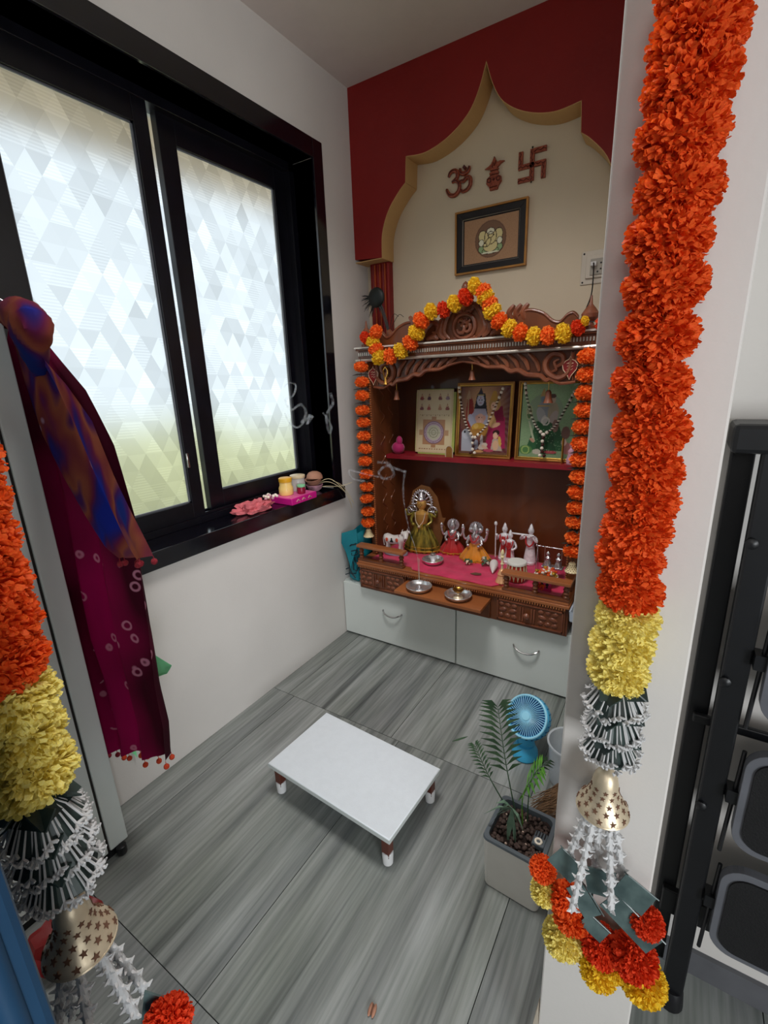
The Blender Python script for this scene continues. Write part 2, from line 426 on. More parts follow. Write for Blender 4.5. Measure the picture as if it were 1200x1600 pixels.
# left wall with the window opening
wy0, wy1, wz0, wz1 = .60, 2.0, .92, 2.50
bm = B(); box(bm, -.22, 0, -3.0, YB+.1, 0, wz0-.03); box(bm, -.22, 0, -3.0, YB+.1, wz1, H); box(bm, -.22, 0, -3.0, wy0, wz0-.03, wz1); box(bm, -.22, 0, wy1, YB+.1, wz0-.03, wz1)
struct('wall_left', bm, 'wall', smooth=False)
struct('wall_back', box(B(), -.22, XR+.1, YB, YB+.12, 0, H), 'wall_cream', smooth=False)
# the wall that closes the alcove on the right ends in the pillar the garland hangs on
struct('wall_right', box(B(), XR, 1.656, .72, YB, 0, H), 'wall', smooth=False, bevel=.003)
struct('wall_front', box(B(), 1.656, 4.2, 1.10, 1.22, 0, H), 'wall', smooth=False)
struct('wall_far', box(B(), 4.0, 4.2, -3.0, 1.10, 0, H), 'wall', smooth=False)
struct('wall_behind', box(B(), -.22, 4.2, -3.2, -3.0, 0, H), 'wall', smooth=False)
struct('ceiling', box(B(), -.22, 4.2, -3.2, YB+.12, H, H+.1), 'ceil', smooth=False)
struct('baseboard_front', box(B(), 1.656, 4.0, 1.088, 1.10, 0, .075), 'baseboard_grey', smooth=False)
struct('trim_1', prism(B(), [(1.498, .02), (1.49, .0), (1.484, .0), (1.485, .13), (1.493, .2)], .716, .74), 'putty', smooth=False)

# red ogee arch over the shrine alcove
cx_ = .7255
half = [(.555, 2.111), (.549, 2.222), (.51, 2.317), (.447, 2.389), (.406, 2.422)]
top = [(.400, 2.531), (.292, 2.523), (.177, 2.555), (.084, 2.615), (.034, 2.69), (0, 2.785)]
hs = [(v.x, v.y) for v in cr_spline([Vector((a, b, 0)) for a, b in half], 5)]
ts = [(v.x, v.y) for v in cr_spline([Vector((a, b, 0)) for a, b in top], 6)]
left = [(cx_-a, b) for a, b in hs+ts]; right = [(cx_+a, b) for a, b in (hs+ts)[::-1]][1:]
poly = [(.0, 2.125), (.0, H), (XR, H), (XR, 2.111)] + right[::-1] + left[::-1]
arch = struct('trim_2', prism(B(), poly, 2.32, 2.44), 'red_paint', smooth=False)
bm = B(); prof = left+right; 
for (a, b), (c, d) in zip(prof, prof[1:]):
    e = .0025; vs = [bm.verts.new(p) for p in ((a, 2.321, b-0), (c, 2.321, d), (c, 2.4385, d), (a, 2.4385, b))]
    n = Vector((d-b, 0, -(c-a))).normalized()*e
    v2 = [bm.verts.new(v.co+n) for v in vs]
    bm.faces.new(v2)
    for i in range(4): bm.faces.new((vs[i], vs[(i+1) % 4], v2[(i+1) % 4], v2[i]))
box(bm, .0, cx_-.553, 2.322, 2.4385, 2.108, 2.1115); 
obj('soffit', bm, 'arch_cream', arch, smooth=False)
# fluted red pilaster left of the alcove
pil = struct('trim_3', box(B(), .045, .165, 2.40, YB, 0.345, 2.108), 'red_dark', smooth=False)
for i in range(4):
    x = .045+.012+i*.032
    obj('flute', tube(B(), [(x+.006, 2.4, .36), (x+.006, 2.4, 2.10)], .0075, 8), 'red_paint' if i % 2 else 'red_dark', pil)
    if i < 3: obj('fillet', box(B(), x+.017, x+.022, 2.392, 2.4, .36, 2.10), 'orange_line', pil, smooth=False)

# ---- window
win = bpy.data.objects.new('window_1', None); link(win); win.location = (0, 1.3, .9); win['kind'] = 'structure'
def wpart(name, bm, mat, parent=None, **k):
    o = obj(name, bm, mat, parent or win, **k)
    if parent is None: o.matrix_parent_inverse = Matrix.Translation((0, -1.3, -.9))
    return o
bm = B(); box(bm, -.12, .03, wy0-.07, wy1+.07, wz0-.07, wz0)          # sill slab and its deep front
wpart('sill', bm, 'granite', smooth=False, bevel=.003)
wpart('surround', box(B(), -.12, .012, wy1, wy1+.07, wz0, wz1+.08), 'granite', smooth=False, bevel=.002)
wpart('surround', box(B(), -.12, .012, wy0-.07, wy0, wz0, wz1+.08), 'granite', smooth=False, bevel=.002)
wpart('surround', box(B(), -.12, .012, wy0, wy1, wz1, wz1+.08), 'granite', smooth=False, bevel=.002)
fx0, fx1 = -.215, -.115
bm = B(); box(bm, fx0, fx1, wy0, wy1, wz0, wz0+.03); box(bm, fx0, fx1, wy0, wy1, wz1-.035, wz1); box(bm, fx0, fx1, wy0, wy0+.035, wz0, wz1); box(bm, fx0, fx1, wy1-.035, wy1, wz0, wz1)
for xx in (-.125, -.172): box(bm, xx-.004, xx+.004, wy0, wy1, wz0+.03, wz0+.042)
wpart('window_frame', bm, 'black_frame', smooth=False, bevel=.0015)
def sash(y0, y1, x, s=.055, bz=.08, tz=.075, sl=None):
    sl = sl or s
    bm = B(); t = .016; z0 = wz0+.03; z1 = wz1-.03
    box(bm, x-t, x+t, y0, y0+sl, z0, z1); box(bm, x-t, x+t, y1-s, y1, z0, z1); box(bm, x-t, x+t, y0+sl, y1-s, z0, z0+bz); box(bm, x-t, x+t, y0+sl, y1-s, z1-tz, z1)
    o = wpart('sash', bm, 'black_frame', smooth=False, bevel=.002)
    bm = B()
    for (a, b, c, d) in ((y0+sl, y0+sl+.006, z0+bz, z1-tz), (y1-s-.006, y1-s, z0+bz, z1-tz), (y0+sl, y1-s, z0+bz, z0+bz+.005), (y0+sl, y1-s, z1-tz-.005, z1-tz)): box(bm, x-.002, x+.006, a, b, c, d)
    obj('gasket', bm, 'tread_rim', o, smooth=False)
    bm = B(); vs = [bm.verts.new(p) for p in ((x, y0+sl, z0+bz), (x, y1-s, z0+bz), (x, y1-s, z1-tz), (x, y0+sl, z1-tz))]; bm.faces.new(vs)
    obj('pane', bm, 'film', o, smooth=False)
    return o
s1 = sash(wy0+.03, 1.245, -.135, .058, .07, .085, .12)
s2 = sash(1.30, wy1-.03, -.165, .075, .085, .09, .075)
# a slit of bare pane shows between the two sashes
bm = B(); vs = [bm.verts.new(p) for p in ((-.185, 1.235, wz0+.03), (-.185, 1.31, wz0+.03), (-.185, 1.31, wz1-.03), (-.185, 1.235, wz1-.03))]; bm.faces.new(vs); wpart('pane', bm, 'film', smooth=False)
obj('latch', box(B(), -.152+.033, -.112, 1.19, 1.2, 1.17, 1.23), 'chrome', s1, bevel=.002)
# outdoors: lawn, hedge and the slab that shades the window
tag(obj('lawn', box(B(), -4.2, -.25, -5, 9, -.3, -.1), 'lawn'), 'sunlit lawn outside behind the frosted window', 'lawn', kind='stuff')
bm = B(); random.seed(3)
for i in range(26):
    ball(bm, (-3.4+random.uniform(-.3, .3), -4.5+i*.45, .42+random.uniform(-.05, .25)), .5, 10, 7, sz=1.1)
tag(obj('hedge', bm, 'hedge'), 'yellow green hedge outside behind the frosted window', 'hedge', kind='stuff')
struct('trim_4', box(B(), -1.25, -.22, -1.2, 3.4, 2.62, 2.74), 'render_beige', smooth=False)

# ================================================================ WHITE CABINET UNIT under the shrine
CY = 2.028; CH = .345
t = thing('white_cabinet', 'long low white laminate cabinet under the carved shrine', 'cabinet', (.75, CY, 0))
t0 = T(-.75, -CY, 0)
def part(name, bm, mat, root, **k):
    o = obj(name, bm, mat, root, **k); o.matrix_parent_inverse = Matrix.Translation(-root.location); return o
part('body', box(B(), .003, XR-.003, CY+.018, YB-.003, 0, CH), 'white_lam', t, smooth=False)
for x0, x1, hx in ((.006, .728, .345), (.736, XR-.006, 1.10)):
    d = part('drawer', box(B(), x0, x1, CY, CY+.017, .012, CH-.003), 'white_lam', t, smooth=False, bevel=.002)
    pts = [(hx-.062, CY-.001, .222), (hx-.05, CY-.016, .215), (hx-.02, CY-.026, .204), (hx+.02, CY-.026, .204), (hx+.05, CY-.016, .215), (hx+.062, CY-.001, .222)]
    hd = obj('handle', tube(B(), cr_spline(pts, 4), .0048, 8), 'chrome', d)
# ================================================================ SHRINE
SZ = .345; FZ = .515
sh = thing('prayer_shrine', 'carved dark wooden home shrine with arched crest standing on white cabinet', 'shrine', (.715, 2.2, SZ))
def sp(name, bm, mat, **k): return part(name, bm, mat, sh, **k)
BX0, BX1, BY = .148, 1.282, 1.992
SX0, SX1, SY = .168, 1.268, 2.13
TX0, TX1 = .46, .925
bm = B(); box(bm, BX0, BX1, BY+.012, YB-.01, SZ, FZ-.028); sp('base', bm, 'wood', smooth=False, bevel=.002)
bm = B(); box(bm, BX0-.006, BX1+.006, BY-.006, YB-.01, FZ-.027, FZ-.012); box(bm, BX0, BX1, BY, YB-.01, FZ-.012, FZ)
sp('base_top', bm, 'wood_light', smooth=False, bevel=.003)
bm = B(); n = 96
for i in range(n):
    x = BX0+.004+(BX1-BX0-.01)*i/n; box(bm, x, x+.0065, BY-.006, BY+.006, FZ-.036, FZ-.0275)
o = sp('dentil_strip', bm, 'wood_light', smooth=False); o['kind'] = 'stuff'
def carved_drawer(x0, x1, knobx):
    d = sp('drawer', box(B(), x0, x1, BY+.002, BY+.011, SZ+.012, FZ-.04), 'wood', smooth=False, bevel=.002)
    z0, z1 = SZ+.02, FZ-.047
    bm = B()
    for a, b, c, e in ((x0+.008, x1-.008, z1-.005, z1), (x0+.008, x1-.008, z0, z0+.005), (x0+.008, x0+.013, z0, z1), (x1-.013, x1-.008, z0, z1)): box(bm, a, b, BY-.004, BY+.003, c, e)
    zc = (z0+z1)/2
    for s in (-1, 1):
        for k in range(3):
            w_ = (x1-x0)*.30
            cx = knobx+s*(.035+w_/2+.01)
            for q in range(3 if k != 1 else 2):
                wq = w_/(3 if k != 1 else 2); xq = cx-w_/2+wq*(q+.5)
                ball(bm, (xq, BY+.002, zc+(k-1)*.028), wq*.44, 10, 6, sy=.010/(wq*.44)*.55, sz=.011/(wq*.44), mx=T(xq, 0, zc+(k-1)*.028) @ ry(.25*s*(1 if k % 2 else -1)) @ T(-xq, 0, -zc-(k-1)*.028))
        for k in range(2): box(bm, knobx+s*(.020+.012*k)-.003, knobx+s*(.020+.012*k)+.003, BY-.005, BY+.003, zc-.034, zc+.034)
    obj('carving', bm, 'wood_carved', d).matrix_parent_inverse = Matrix.Identity(4)
    obj('knob', lathe(B(), [(.006, 0), (.005, .008), (.014, .016), (.015, .022), (.008, .03), (0, .031)], (0, 0, 0), 14, T(knobx, BY+.002, zc) @ rx(PI/2)), 'wood_carved', d)
    return d
carved_drawer(BX0+.01, TX0-.004, .285)
carved_drawer(TX1+.03, BX1-.01, 1.105)
bm = B(); box(bm, TX0, TX1, 1.862, BY+.02, .437, .455)
tray = sp('pull_out_tray', bm, 'wood_light', smooth=False, bevel=.003)
sp('tray_front', box(B(), TX0, TX1, BY, BY+.012, SZ+.006, .434), 'wood', smooth=False)
# side posts and panels
for s, x0, x1 in ((0, SX0, SX0+.022), (1, SX1-.022, SX1)):
    p = sp('side_panel', box(B(), x0, x1, SY+.01, YB-.012, FZ, 1.60), 'wood', smooth=False)
    sp('post', box(B(), SX0-.004 if not s else SX1-.032, SX0+.032 if not s else SX1+.004, SY-.012, SY+.012, FZ, 1.58), 'wood', smooth=False, bevel=.003)
    bm = B(); xx = SX0+.027 if not s else SX1-.027
    for i in range(84): ball(bm, (xx, SY-.014, FZ+.012+i*.0122), .0055, 6, 4)
    b_ = sp('bead_strip', bm, 'wood_light'); b_['kind'] = 'stuff'
    # pierced carving on the inner face of the side panels
    bm = B(); xi = x1+.001 if not s else x0-.001
    for k in range(7):
        zc = .68+k*.125
        for q in (-.045, .045):
            tube(bm, [(xi, 2.28+q+.022*math.sin(j*.7+k), zc-.05+.01*j) for j in range(11)], [.0012+.003*math.sin(PI*j/10) for j in range(11)], 6)
    sp('side_carving', bm, 'wood')
sp('back_panel', box(B(), SX0+.022, SX1-.022, YB-.022, YB-.012, FZ, 1.60), 'wood_back', smooth=False)
bm = B(); box(bm, SX0+.022, SX1-.022, 2.27, YB-.022, 1.062, 1.078)
shelf = sp('shelf', bm, 'wood', smooth=False)
obj('shelf_edging', box(B(), SX0+.024, SX1-.024, 2.262, 2.272, 1.058, 1.080), 'red_shelf', shelf, smooth=False).matrix_parent_inverse = Matrix.Identity(4)
obj('shelf_cloth', box(B(), SX0+.024, SX1-.024, 2.272, YB-.024, 1.078, 1.080), 'red_shelf', shelf, smooth=False).matrix_parent_inverse = Matrix.Identity(4)
# railings
def railing(x0, x1, ret):
    bm = B(); box(bm, x0, x1, BY-.006, BY+.046, .594, .611)
    if ret: box(bm, x1-.036, x1, BY+.038, BY+.13, .595, .610)
    r = sp('railing', bm, 'wood_light', smooth=False, bevel=.004)
    bm = box(B(), x0+.004, x1-.004, BY+.002, BY+.034, FZ, FZ+.012)
    obj('foot_rail', bm, 'wood', r, smooth=False, bevel=.002)
    for i in range(3):
        x = x0+.02+(x1-x0-.04)*i/2
        obj('baluster', lathe(B(), [(.013, 0), (.013, .012), (.008, .016), (.014, .026), (.009, .034), (.015, .046), (.009, .056), (.013, .062), (.012, .068)], (x, BY+.018, FZ+.012), 12), 'wood', r)
railing(BX0-.004, .443, False)
railing(.975, BX1+.004, True)
# cornice
bm = B(); box(bm, SX0-.03, SX1+.03, SY-.035, YB-.015, 1.588, 1.600); box(bm, SX0-.025, SX1+.025, SY-.03, YB-.015, 1.600, 1.640); box(bm, SX0-.035, SX1+.035, SY-.04, YB-.015, 1.640, 1.650)
sp('cornice', bm, 'wood', smooth=False, bevel=.002)
bm = B(); n = 92
for i in range(n):
    x = SX0-.02+(SX1-SX0+.04)*i/n; box(bm, x, x+.006, SY-.037, SY-.028, 1.614, 1.630)
o = sp('dentil_strip', bm, 'strip', smooth=False); o['kind'] = 'stuff'
sp('cornice_edge', tube(B(), [(SX0-.035, SY-.037, 1.592), (SX1+.035, SY-.037, 1.592)], .0075, 8), 'strip')
sp('cornice_top', box(B(), SX0-.04, SX1+.04, SY-.046, SY-.02, 1.650, 1.657), 'strip_white', smooth=False)
# scalloped valance with scrolls
vp = [(SX0+.032, 1.588), (SX1-.032, 1.588)]
def vhalf():
    return [(.50, 1.460), (.44, 1.455), (.40, 1.475), (.38, 1.470), (.355, 1.488), (.30, 1.495), (.26, 1.515), (.225, 1.512), (.19, 1.532), (.12, 1.535), (.07, 1.552), (.0, 1.565)]
cx = (SX0+SX1)/2
pl_ = [(cx+a, b) for a, b in vhalf()]; pr_ = [(cx-a, b) for a, b in vhalf()][::-1]
poly = [(SX0+.032, 1.588)]+[(SX0+.032, 1.46)]+pr_[::-1]+pl_[::-1]+[(SX1-.032, 1.46), (SX1-.032, 1.588)]
val = sp('valance', prism(B(), poly, SY-.006, SY+.008), 'wood_back', smooth=False)
bm = B()
def relief(path, r, y, seg=6, n=5):
    sp_ = cr_spline([Vector((a, 0, b)) for a, b in path], n); k = len(sp_)
    tube(bm, [(p.x, y, p.z) for p in sp_], [r*(.55+.6*math.sin(PI*(i+.5)/k)) for i in range(k)], seg)
for s in (-1, 1):
    relief([(cx+s*a, b-.002) for a, b in vhalf()], .0095, SY-.012)
    relief([(cx+s*a, b) for a, b in ((.48, 1.575), (.47, 1.50), (.43, 1.475), (.385, 1.50), (.375, 1.54), (.40, 1.572), (.44, 1.565), (.445, 1.535), (.42, 1.52))], .0115, SY-.014)
    relief([(cx+s*a, b) for a, b in ((.40, 1.50), (.42, 1.51), (.41, 1.54), (.43, 1.55))], .007, SY-.012)
    for k in range(7):
        relief([(cx+s*(.35-.045*k), 1.505+.007*k), (cx+s*(.335-.045*k), 1.545+.003*k), (cx+s*(.30-.045*k), 1.582)], .0085, SY-.012)
    for k in range(3): relief([(cx+s*(.50-.012*k), 1.465), (cx+s*(.495-.012*k), 1.52), (cx+s*(.50-.012*k), 1.58)], .0045, SY-.009)
sp('valance_carving', bm, 'wood_carved')
# om sign strokes in a unit square
OM = [[(.10, .78), (.16, .92), (.32, .97), (.46, .86), (.44, .68), (.30, .58), (.24, .57)],
      [(.24, .57), (.42, .56), (.54, .42), (.52, .2), (.36, .06), (.16, .1), (.04, .28), (.03, .36)],
      [(.50, .44), (.62, .52), (.72, .50), (.84, .60), (.97, .54), (.98, .32), (.86, .16), (.68, .12), (.62, .2)],
      [(.56, .98), (.60, .82), (.74, .76), (.90, .84), (.94, .98)]]
def om_strokes(bm, ox, oz, w, h, y, r, flat=True):
    for st in OM:
        p = cr_spline([Vector((ox+a*w, y, oz+b*h)) for a, b in st], 5)
        tube(bm, p, [r*(.7+.5*math.sin(PI*(i+.5)/len(p))) for i in range(len(p))], 8)
    return prism(bm, [(ox+.75*w, oz+1.06*h), (ox+.82*w, oz+.97*h), (ox+.75*w, oz+.88*h), (ox+.68*w, oz+.97*h)], y-r, y+r)
# crest: central piece, the wings with waves, finials
CY2 = SY+.0
cc = [(.0, 1.86), (.028, 1.835), (.05, 1.80), (.085, 1.79), (.11, 1.765), (.15, 1.74), (.175, 1.745), (.205, 1.70), (.215, 1.657)]
poly = [(cx+a, b) for a, b in cc]+[(cx-a, b) for a, b in cc[::-1]][:-1]
crest = sp('crest', prism(B(), poly, CY2+.004, CY2+.018), 'wood', smooth=False)
bm = B()
tube(bm, [(a, CY2, b) for a, b in arc(cx, 1.715, .052, 0, 360, 28)][:-1], .010, 8, closed=True)
for s in (-1, 1):
    relief([(cx+s*a, b) for a, b in ((.215, 1.665), (.20, 1.71), (.16, 1.745), (.13, 1.73), (.135, 1.70), (.16, 1.70))], .0125, CY2-.004)
    relief([(cx+s*a, b) for a, b in ((.07, 1.665), (.10, 1.70), (.085, 1.76), (.055, 1.80), (.03, 1.79), (.035, 1.77))], .0125, CY2-.004)
    relief([(cx+s*a, b) for a, b in ((.0, 1.85), (.03, 1.82), (.04, 1.79), (.01, 1.78))], .011, CY2-.004)
    relief([(cx+s*a, b) for a, b in ((.09, 1.665), (.12, 1.69), (.11, 1.74), (.09, 1.775))], .0125, CY2-.004)
    relief([(cx+s*a, b) for a, b in ((.13, 1.665), (.15, 1.68), (.19, 1.67))], .0125, CY2-.004)
for i in range(7): relief([(cx-.02+.0*i, 1.665+.0*i), (cx+(i-3)*.018, 1.66), (cx+(i-3)*.026, 1.672)], .006, CY2)
sp('crest_carving', bm, 'wood_carved')
bm = B(); om_strokes(bm, cx-.033, 1.683, .066, .062, CY2-.006, .0075); sp('om_sign', bm, 'wood_carved')
for s in (-1, 1):
    wv = [(.20, 1.657), (.205, 1.745), (.235, 1.735), (.26, 1.757), (.30, 1.762), (.35, 1.745), (.39, 1.712), (.42, 1.705), (.445, 1.728), (.47, 1.735), (.49, 1.715), (.485, 1.68), (.47, 1.657)]
    ws = [(v.x, v.y) for v in cr_spline([Vector((cx+s*a, b, 0)) for a, b in wv], 4)]
    wp = sp('crest_wing', prism(B(), ws, CY2+.0, CY2+.016), 'wood', smooth=False)
    bm = B(); relief([(cx+s*a, b-.008) for a, b in wv[2:-2]], .005, CY2-.001)
    for k in range(3): relief([(cx+s*(.215+k*.030), 1.72), (cx+s*(.205+k*.030), 1.752), (cx+s*(.226+k*.030), 1.782)], .013, CY2+.006)
    sp('wing_carving', bm, 'wood_carved')
    sp('finial', lathe(B(), [(.03, 0), (.03, .012), (.018, .018), (.014, .028), (.032, .045), (.034, .06), (.02, .08), (.007, .095), (.004, .125), (0, .13)], (cx+s*.535, SY-.005, 1.657), 16), 'wood_carved')
sp('finial', lathe(B(), [(.02, 0), (.014, .01), (.018, .025), (.012, .04), (0, .05)], (cx, SY+.01, 1.855), 14), 'wood_carved')

# red auspicious stickers on the valance ends
for k, (x, lab) in enumerate(((SX0+.055, 'small dark red leaf shaped sticker on the left end of the shrine valance'), (SX1-.075, 'small dark red leaf shaped sticker beside the right column of marigolds'))):
    t = thing('sticker', lab, 'sticker', (x, SY-.018, 1.52))
    sh_ = [(0, -.052), (.008, -.035), (.026, -.012), (.030, .008), (.018, .022), (.006, .028), (0, .040), (-.006, .028), (-.018, .022), (-.030, .008), (-.026, -.012), (-.008, -.035)]
    obj('panel', prism(B(), sh_, -.001, .001), 'sticker_red', t, smooth=False)
    bm = tube(B(), [(a, -.001, b) for a, b in sh_], .0018, 6, closed=True)
    for q in (-.012, 0, .012): tube(bm, [(-.012, -.001, q), (-.004, -.001, q+.004), (.004, -.001, q-.002), (.012, -.001, q+.003)], .001, 5)
    tube(bm, [(-.014, -.001, .012), (.014, -.001, .012)], .001, 5)
    obj('lettering', bm, 'sticker_line', t)
# hanging wooden and brass bells
def bell_small(x, y, z, lab, mat, r=.018, h=.045, top=1.585):
    t = thing('hanging_bell', lab, 'bell', (x, y, z))
    obj('bell', lathe(B(), [(r, 0), (r*.9, h*.1), (r*.62, h*.45), (r*.58, h*.85), (r*.3, h), (0, h*1.02)], (0, 0, 0), 16), mat, t)
    obj('chain', cyl(B(), (0, 0, h), (0, 0, top-z), .0016, 6), 'brass', t)
bell_small(cx+.03, SY+.03, 1.478, 'small brown bell hanging at the middle of the shrine arch', 'wood_carved')
bell_small(.33, SY+.035, 1.39, 'small brown bell hanging at the left end of the shrine arch', 'wood_carved', .017, .05)
bell_small(1.10, SY+.04, 1.37, 'brown bell hanging before the green framed picture', 'wood_carved', .022, .055)
t = thing('brass_ornament', 'golden leaf shaped ornament hanging on the left of the shrine valance', 'ornament', (.30, SY-.02, 1.47))
obj('drop', tube(B(), [(0, 0, .0), (.0, 0, .03), (.012, 0, .05), (.014, 0, .068), (0, 0, .085), (-.014, 0, .068), (-.012, 0, .05)], .004, 8, closed=True), 'brass', t)
obj('cone', lathe(B(), [(.014, 0), (.010, .012), (.004, .035)], (0, 0, 0), 12), 'brass', t)

# ================================================================ pictures painted as colour attributes
def picture_mesh(name, W, Hh, nx, ny, bgf, shapes):
    X, Y = np.meshgrid(np.linspace(0, 1, nx), np.linspace(0, 1, ny)); C = np.zeros((ny, nx, 3))
    C[:] = bgf(X, Y)
    asp = Hh/W
    for s in shapes:
        if s[0] == 'e':
            _, x, y, a, b, col = s[:6]; an = math.radians(s[6]) if len(s) > 6 else 0
            dx, dy = X-x, (Y-y)*asp; u = dx*math.cos(an)+dy*math.sin(an); v = -dx*math.sin(an)+dy*math.cos(an)
            mk = (u/a)**2+(v/b)**2 < 1
        elif s[0] == 'r':
            _, x0, y0, x1, y1, col = s; mk = (X >= x0) & (X <= x1) & (Y >= y0) & (Y <= y1)
        elif s[0] == 'ring':
            _, x, y, a, wd, col = s; d = np.sqrt((X-x)**2+((Y-y)*asp)**2); mk = abs(d-a) < wd
        elif s[0] == 'p':
            _, pts, col = s; mk = np.zeros_like(X, bool); k = len(pts)
            for i in range(k):
                (xa, ya), (xb, yb) = pts[i], pts[(i+1) % k]
                if ya == yb: continue
                c_ = ((Y >= min(ya, yb)) & (Y < max(ya, yb))) & (X < (xb-xa)*(Y-ya)/(yb-ya)+xa); mk ^= c_
        C[mk] = lin(col)[:3]
    me = bpy.data.meshes.new(name)
    vs = np.stack([(X-.5)*W, np.zeros_like(X), Y*Hh], -1).reshape(-1, 3)
    idx = np.arange(nx*ny).reshape(ny, nx); fc = np.stack([idx[:-1, :-1], idx[:-1, 1:], idx[1:, 1:], idx[1:, :-1]], -1).reshape(-1, 4)
    me.from_pydata(vs.tolist(), [], fc.tolist()); ca = me.color_attributes.new('Col', 'FLOAT_COLOR', 'POINT')
    ca.data.foreach_set('color', np.concatenate([C.reshape(-1, 3), np.ones((nx*ny, 1))], 1).astype(np.float32).ravel())
    me.materials.append(MC['picture']); return me
rg = np.random.RandomState(4)
def speck(base, amt=.12):
    b_ = np.array(lin(base)[:3])
    return lambda X, Y: b_*(1+amt*(rg.rand(*X.shape)[..., None]-.5)*2)
def framed(name, lab, cat, loc, W, Hh, fw, mats, me, lean=0, group=None, depth=.014):
    """a frame of four mitred bars with the picture inside"""
    t = thing(name, lab, cat, loc); t.rotation_euler = (lean, 0, 0)
    for (k, (mat, w_)) in enumerate(mats):
        o_ = sum(x[1] for x in mats[:k]); i_ = o_+w_; dd = depth*(1-.25*k)
        a, b, c, d = -W/2+o_, W/2-o_, o_, Hh-o_
        bm = B()
        P = [(a, c), (b, c), (b, d), (a, d)]; Q = [(a+w_, c+w_), (b-w_, c+w_), (b-w_, d-w_), (a+w_, d-w_)]
        for j in range(4): prism(bm, [P[j], P[(j+1) % 4], Q[(j+1) % 4], Q[j]], -dd, 0)
        obj('frame' if k == 0 else 'mount', bm, mat, t, smooth=False, bevel=.0012)
    i_ = sum(x[1] for x in mats)
    p = meshobj('print', me, t, (0, -.004, i_))
    obj('backing', box(B(), -W/2+.002, W/2-.002, -.0035, 0, .002, Hh-.002), 'dark', t, smooth=False)
    return t
# 1 yantra chart
shp = [('r', .02, .01, .98, .99, '#cdb68c'), ('r', .04, .02, .96, .98, '#d6c49c')]
for r_ in range(2):
    for k, x in enumerate((.15, .35, .65, .85)):
        y = .86-.16*r_; c = ['#8a2a24', '#5a2438', '#7a2a20', '#8a6a78', '#7a3a3a', '#a02a20', '#b07a5a', '#8a3a2a'][r_*4+k]
        shp += [('e', x, y, .055, .035, c), ('p', [(x-.05, y), (x+.05, y), (x, y+.085)], c), ('e', x, y+.045, .018, .022, '#caa078')]
for k in range(14): shp.append(('r', .1+.06*k, .60-.01*(k % 2), .13+.06*k, .612, '#a08a68'))
shp += [('r', .2, .13, .8, .53, '#b08058'), ('r', .44, .08, .56, .58, '#b08058'), ('r', .1, .28, .9, .37, '#b9906a'), ('e', .5, .325, .27, .27, '#b8a0b0'), ('ring', .5, .325, .27, .012, '#7a5a6a'), ('ring', .5, .325, .225, .01, '#8a7080'), ('e', .5, .325, .19, .19, '#bcb8a0'), ('ring', .5, .325, .12, .01, '#8c8c74'), ('ring', .5, .325, .06, .01, '#8c8c74'), ('r', .495, .2, .505, .45, '#8c8c74'), ('r', .32, .32, .68, .33, '#8c8c74')]
for k in range(12): shp.append(('r', .1+.07*k, .055, .14+.07*k, .067, '#9a6a48'))
me = picture_mesh('chart', .222, .342, 80, 128, speck('#d6c49c'), shp)
yt = thing('yantra_board', 'cream chart board with small figures and round diagram, green notched edge, on shrine shelf', 'picture', (.455, 2.345, 1.081)); yt.rotation_euler = (-.10, 0, .0)
W2, H2 = .12, .355; nt_ = .018
pp = [(-W2+nt_, 0), (W2-nt_, 0), (W2-nt_, nt_), (W2, nt_), (W2, H2-nt_), (W2-nt_, H2-nt_), (W2-nt_, H2), (-W2+nt_, H2), (-W2+nt_, H2-nt_), (-W2, H2-nt_), (-W2, nt_), (-W2+nt_, nt_)]
obj('board', prism(B(), pp, 0, .008), 'board_green', yt, smooth=False)
meshobj('print', me, yt, (-.006, -.0015, .009))
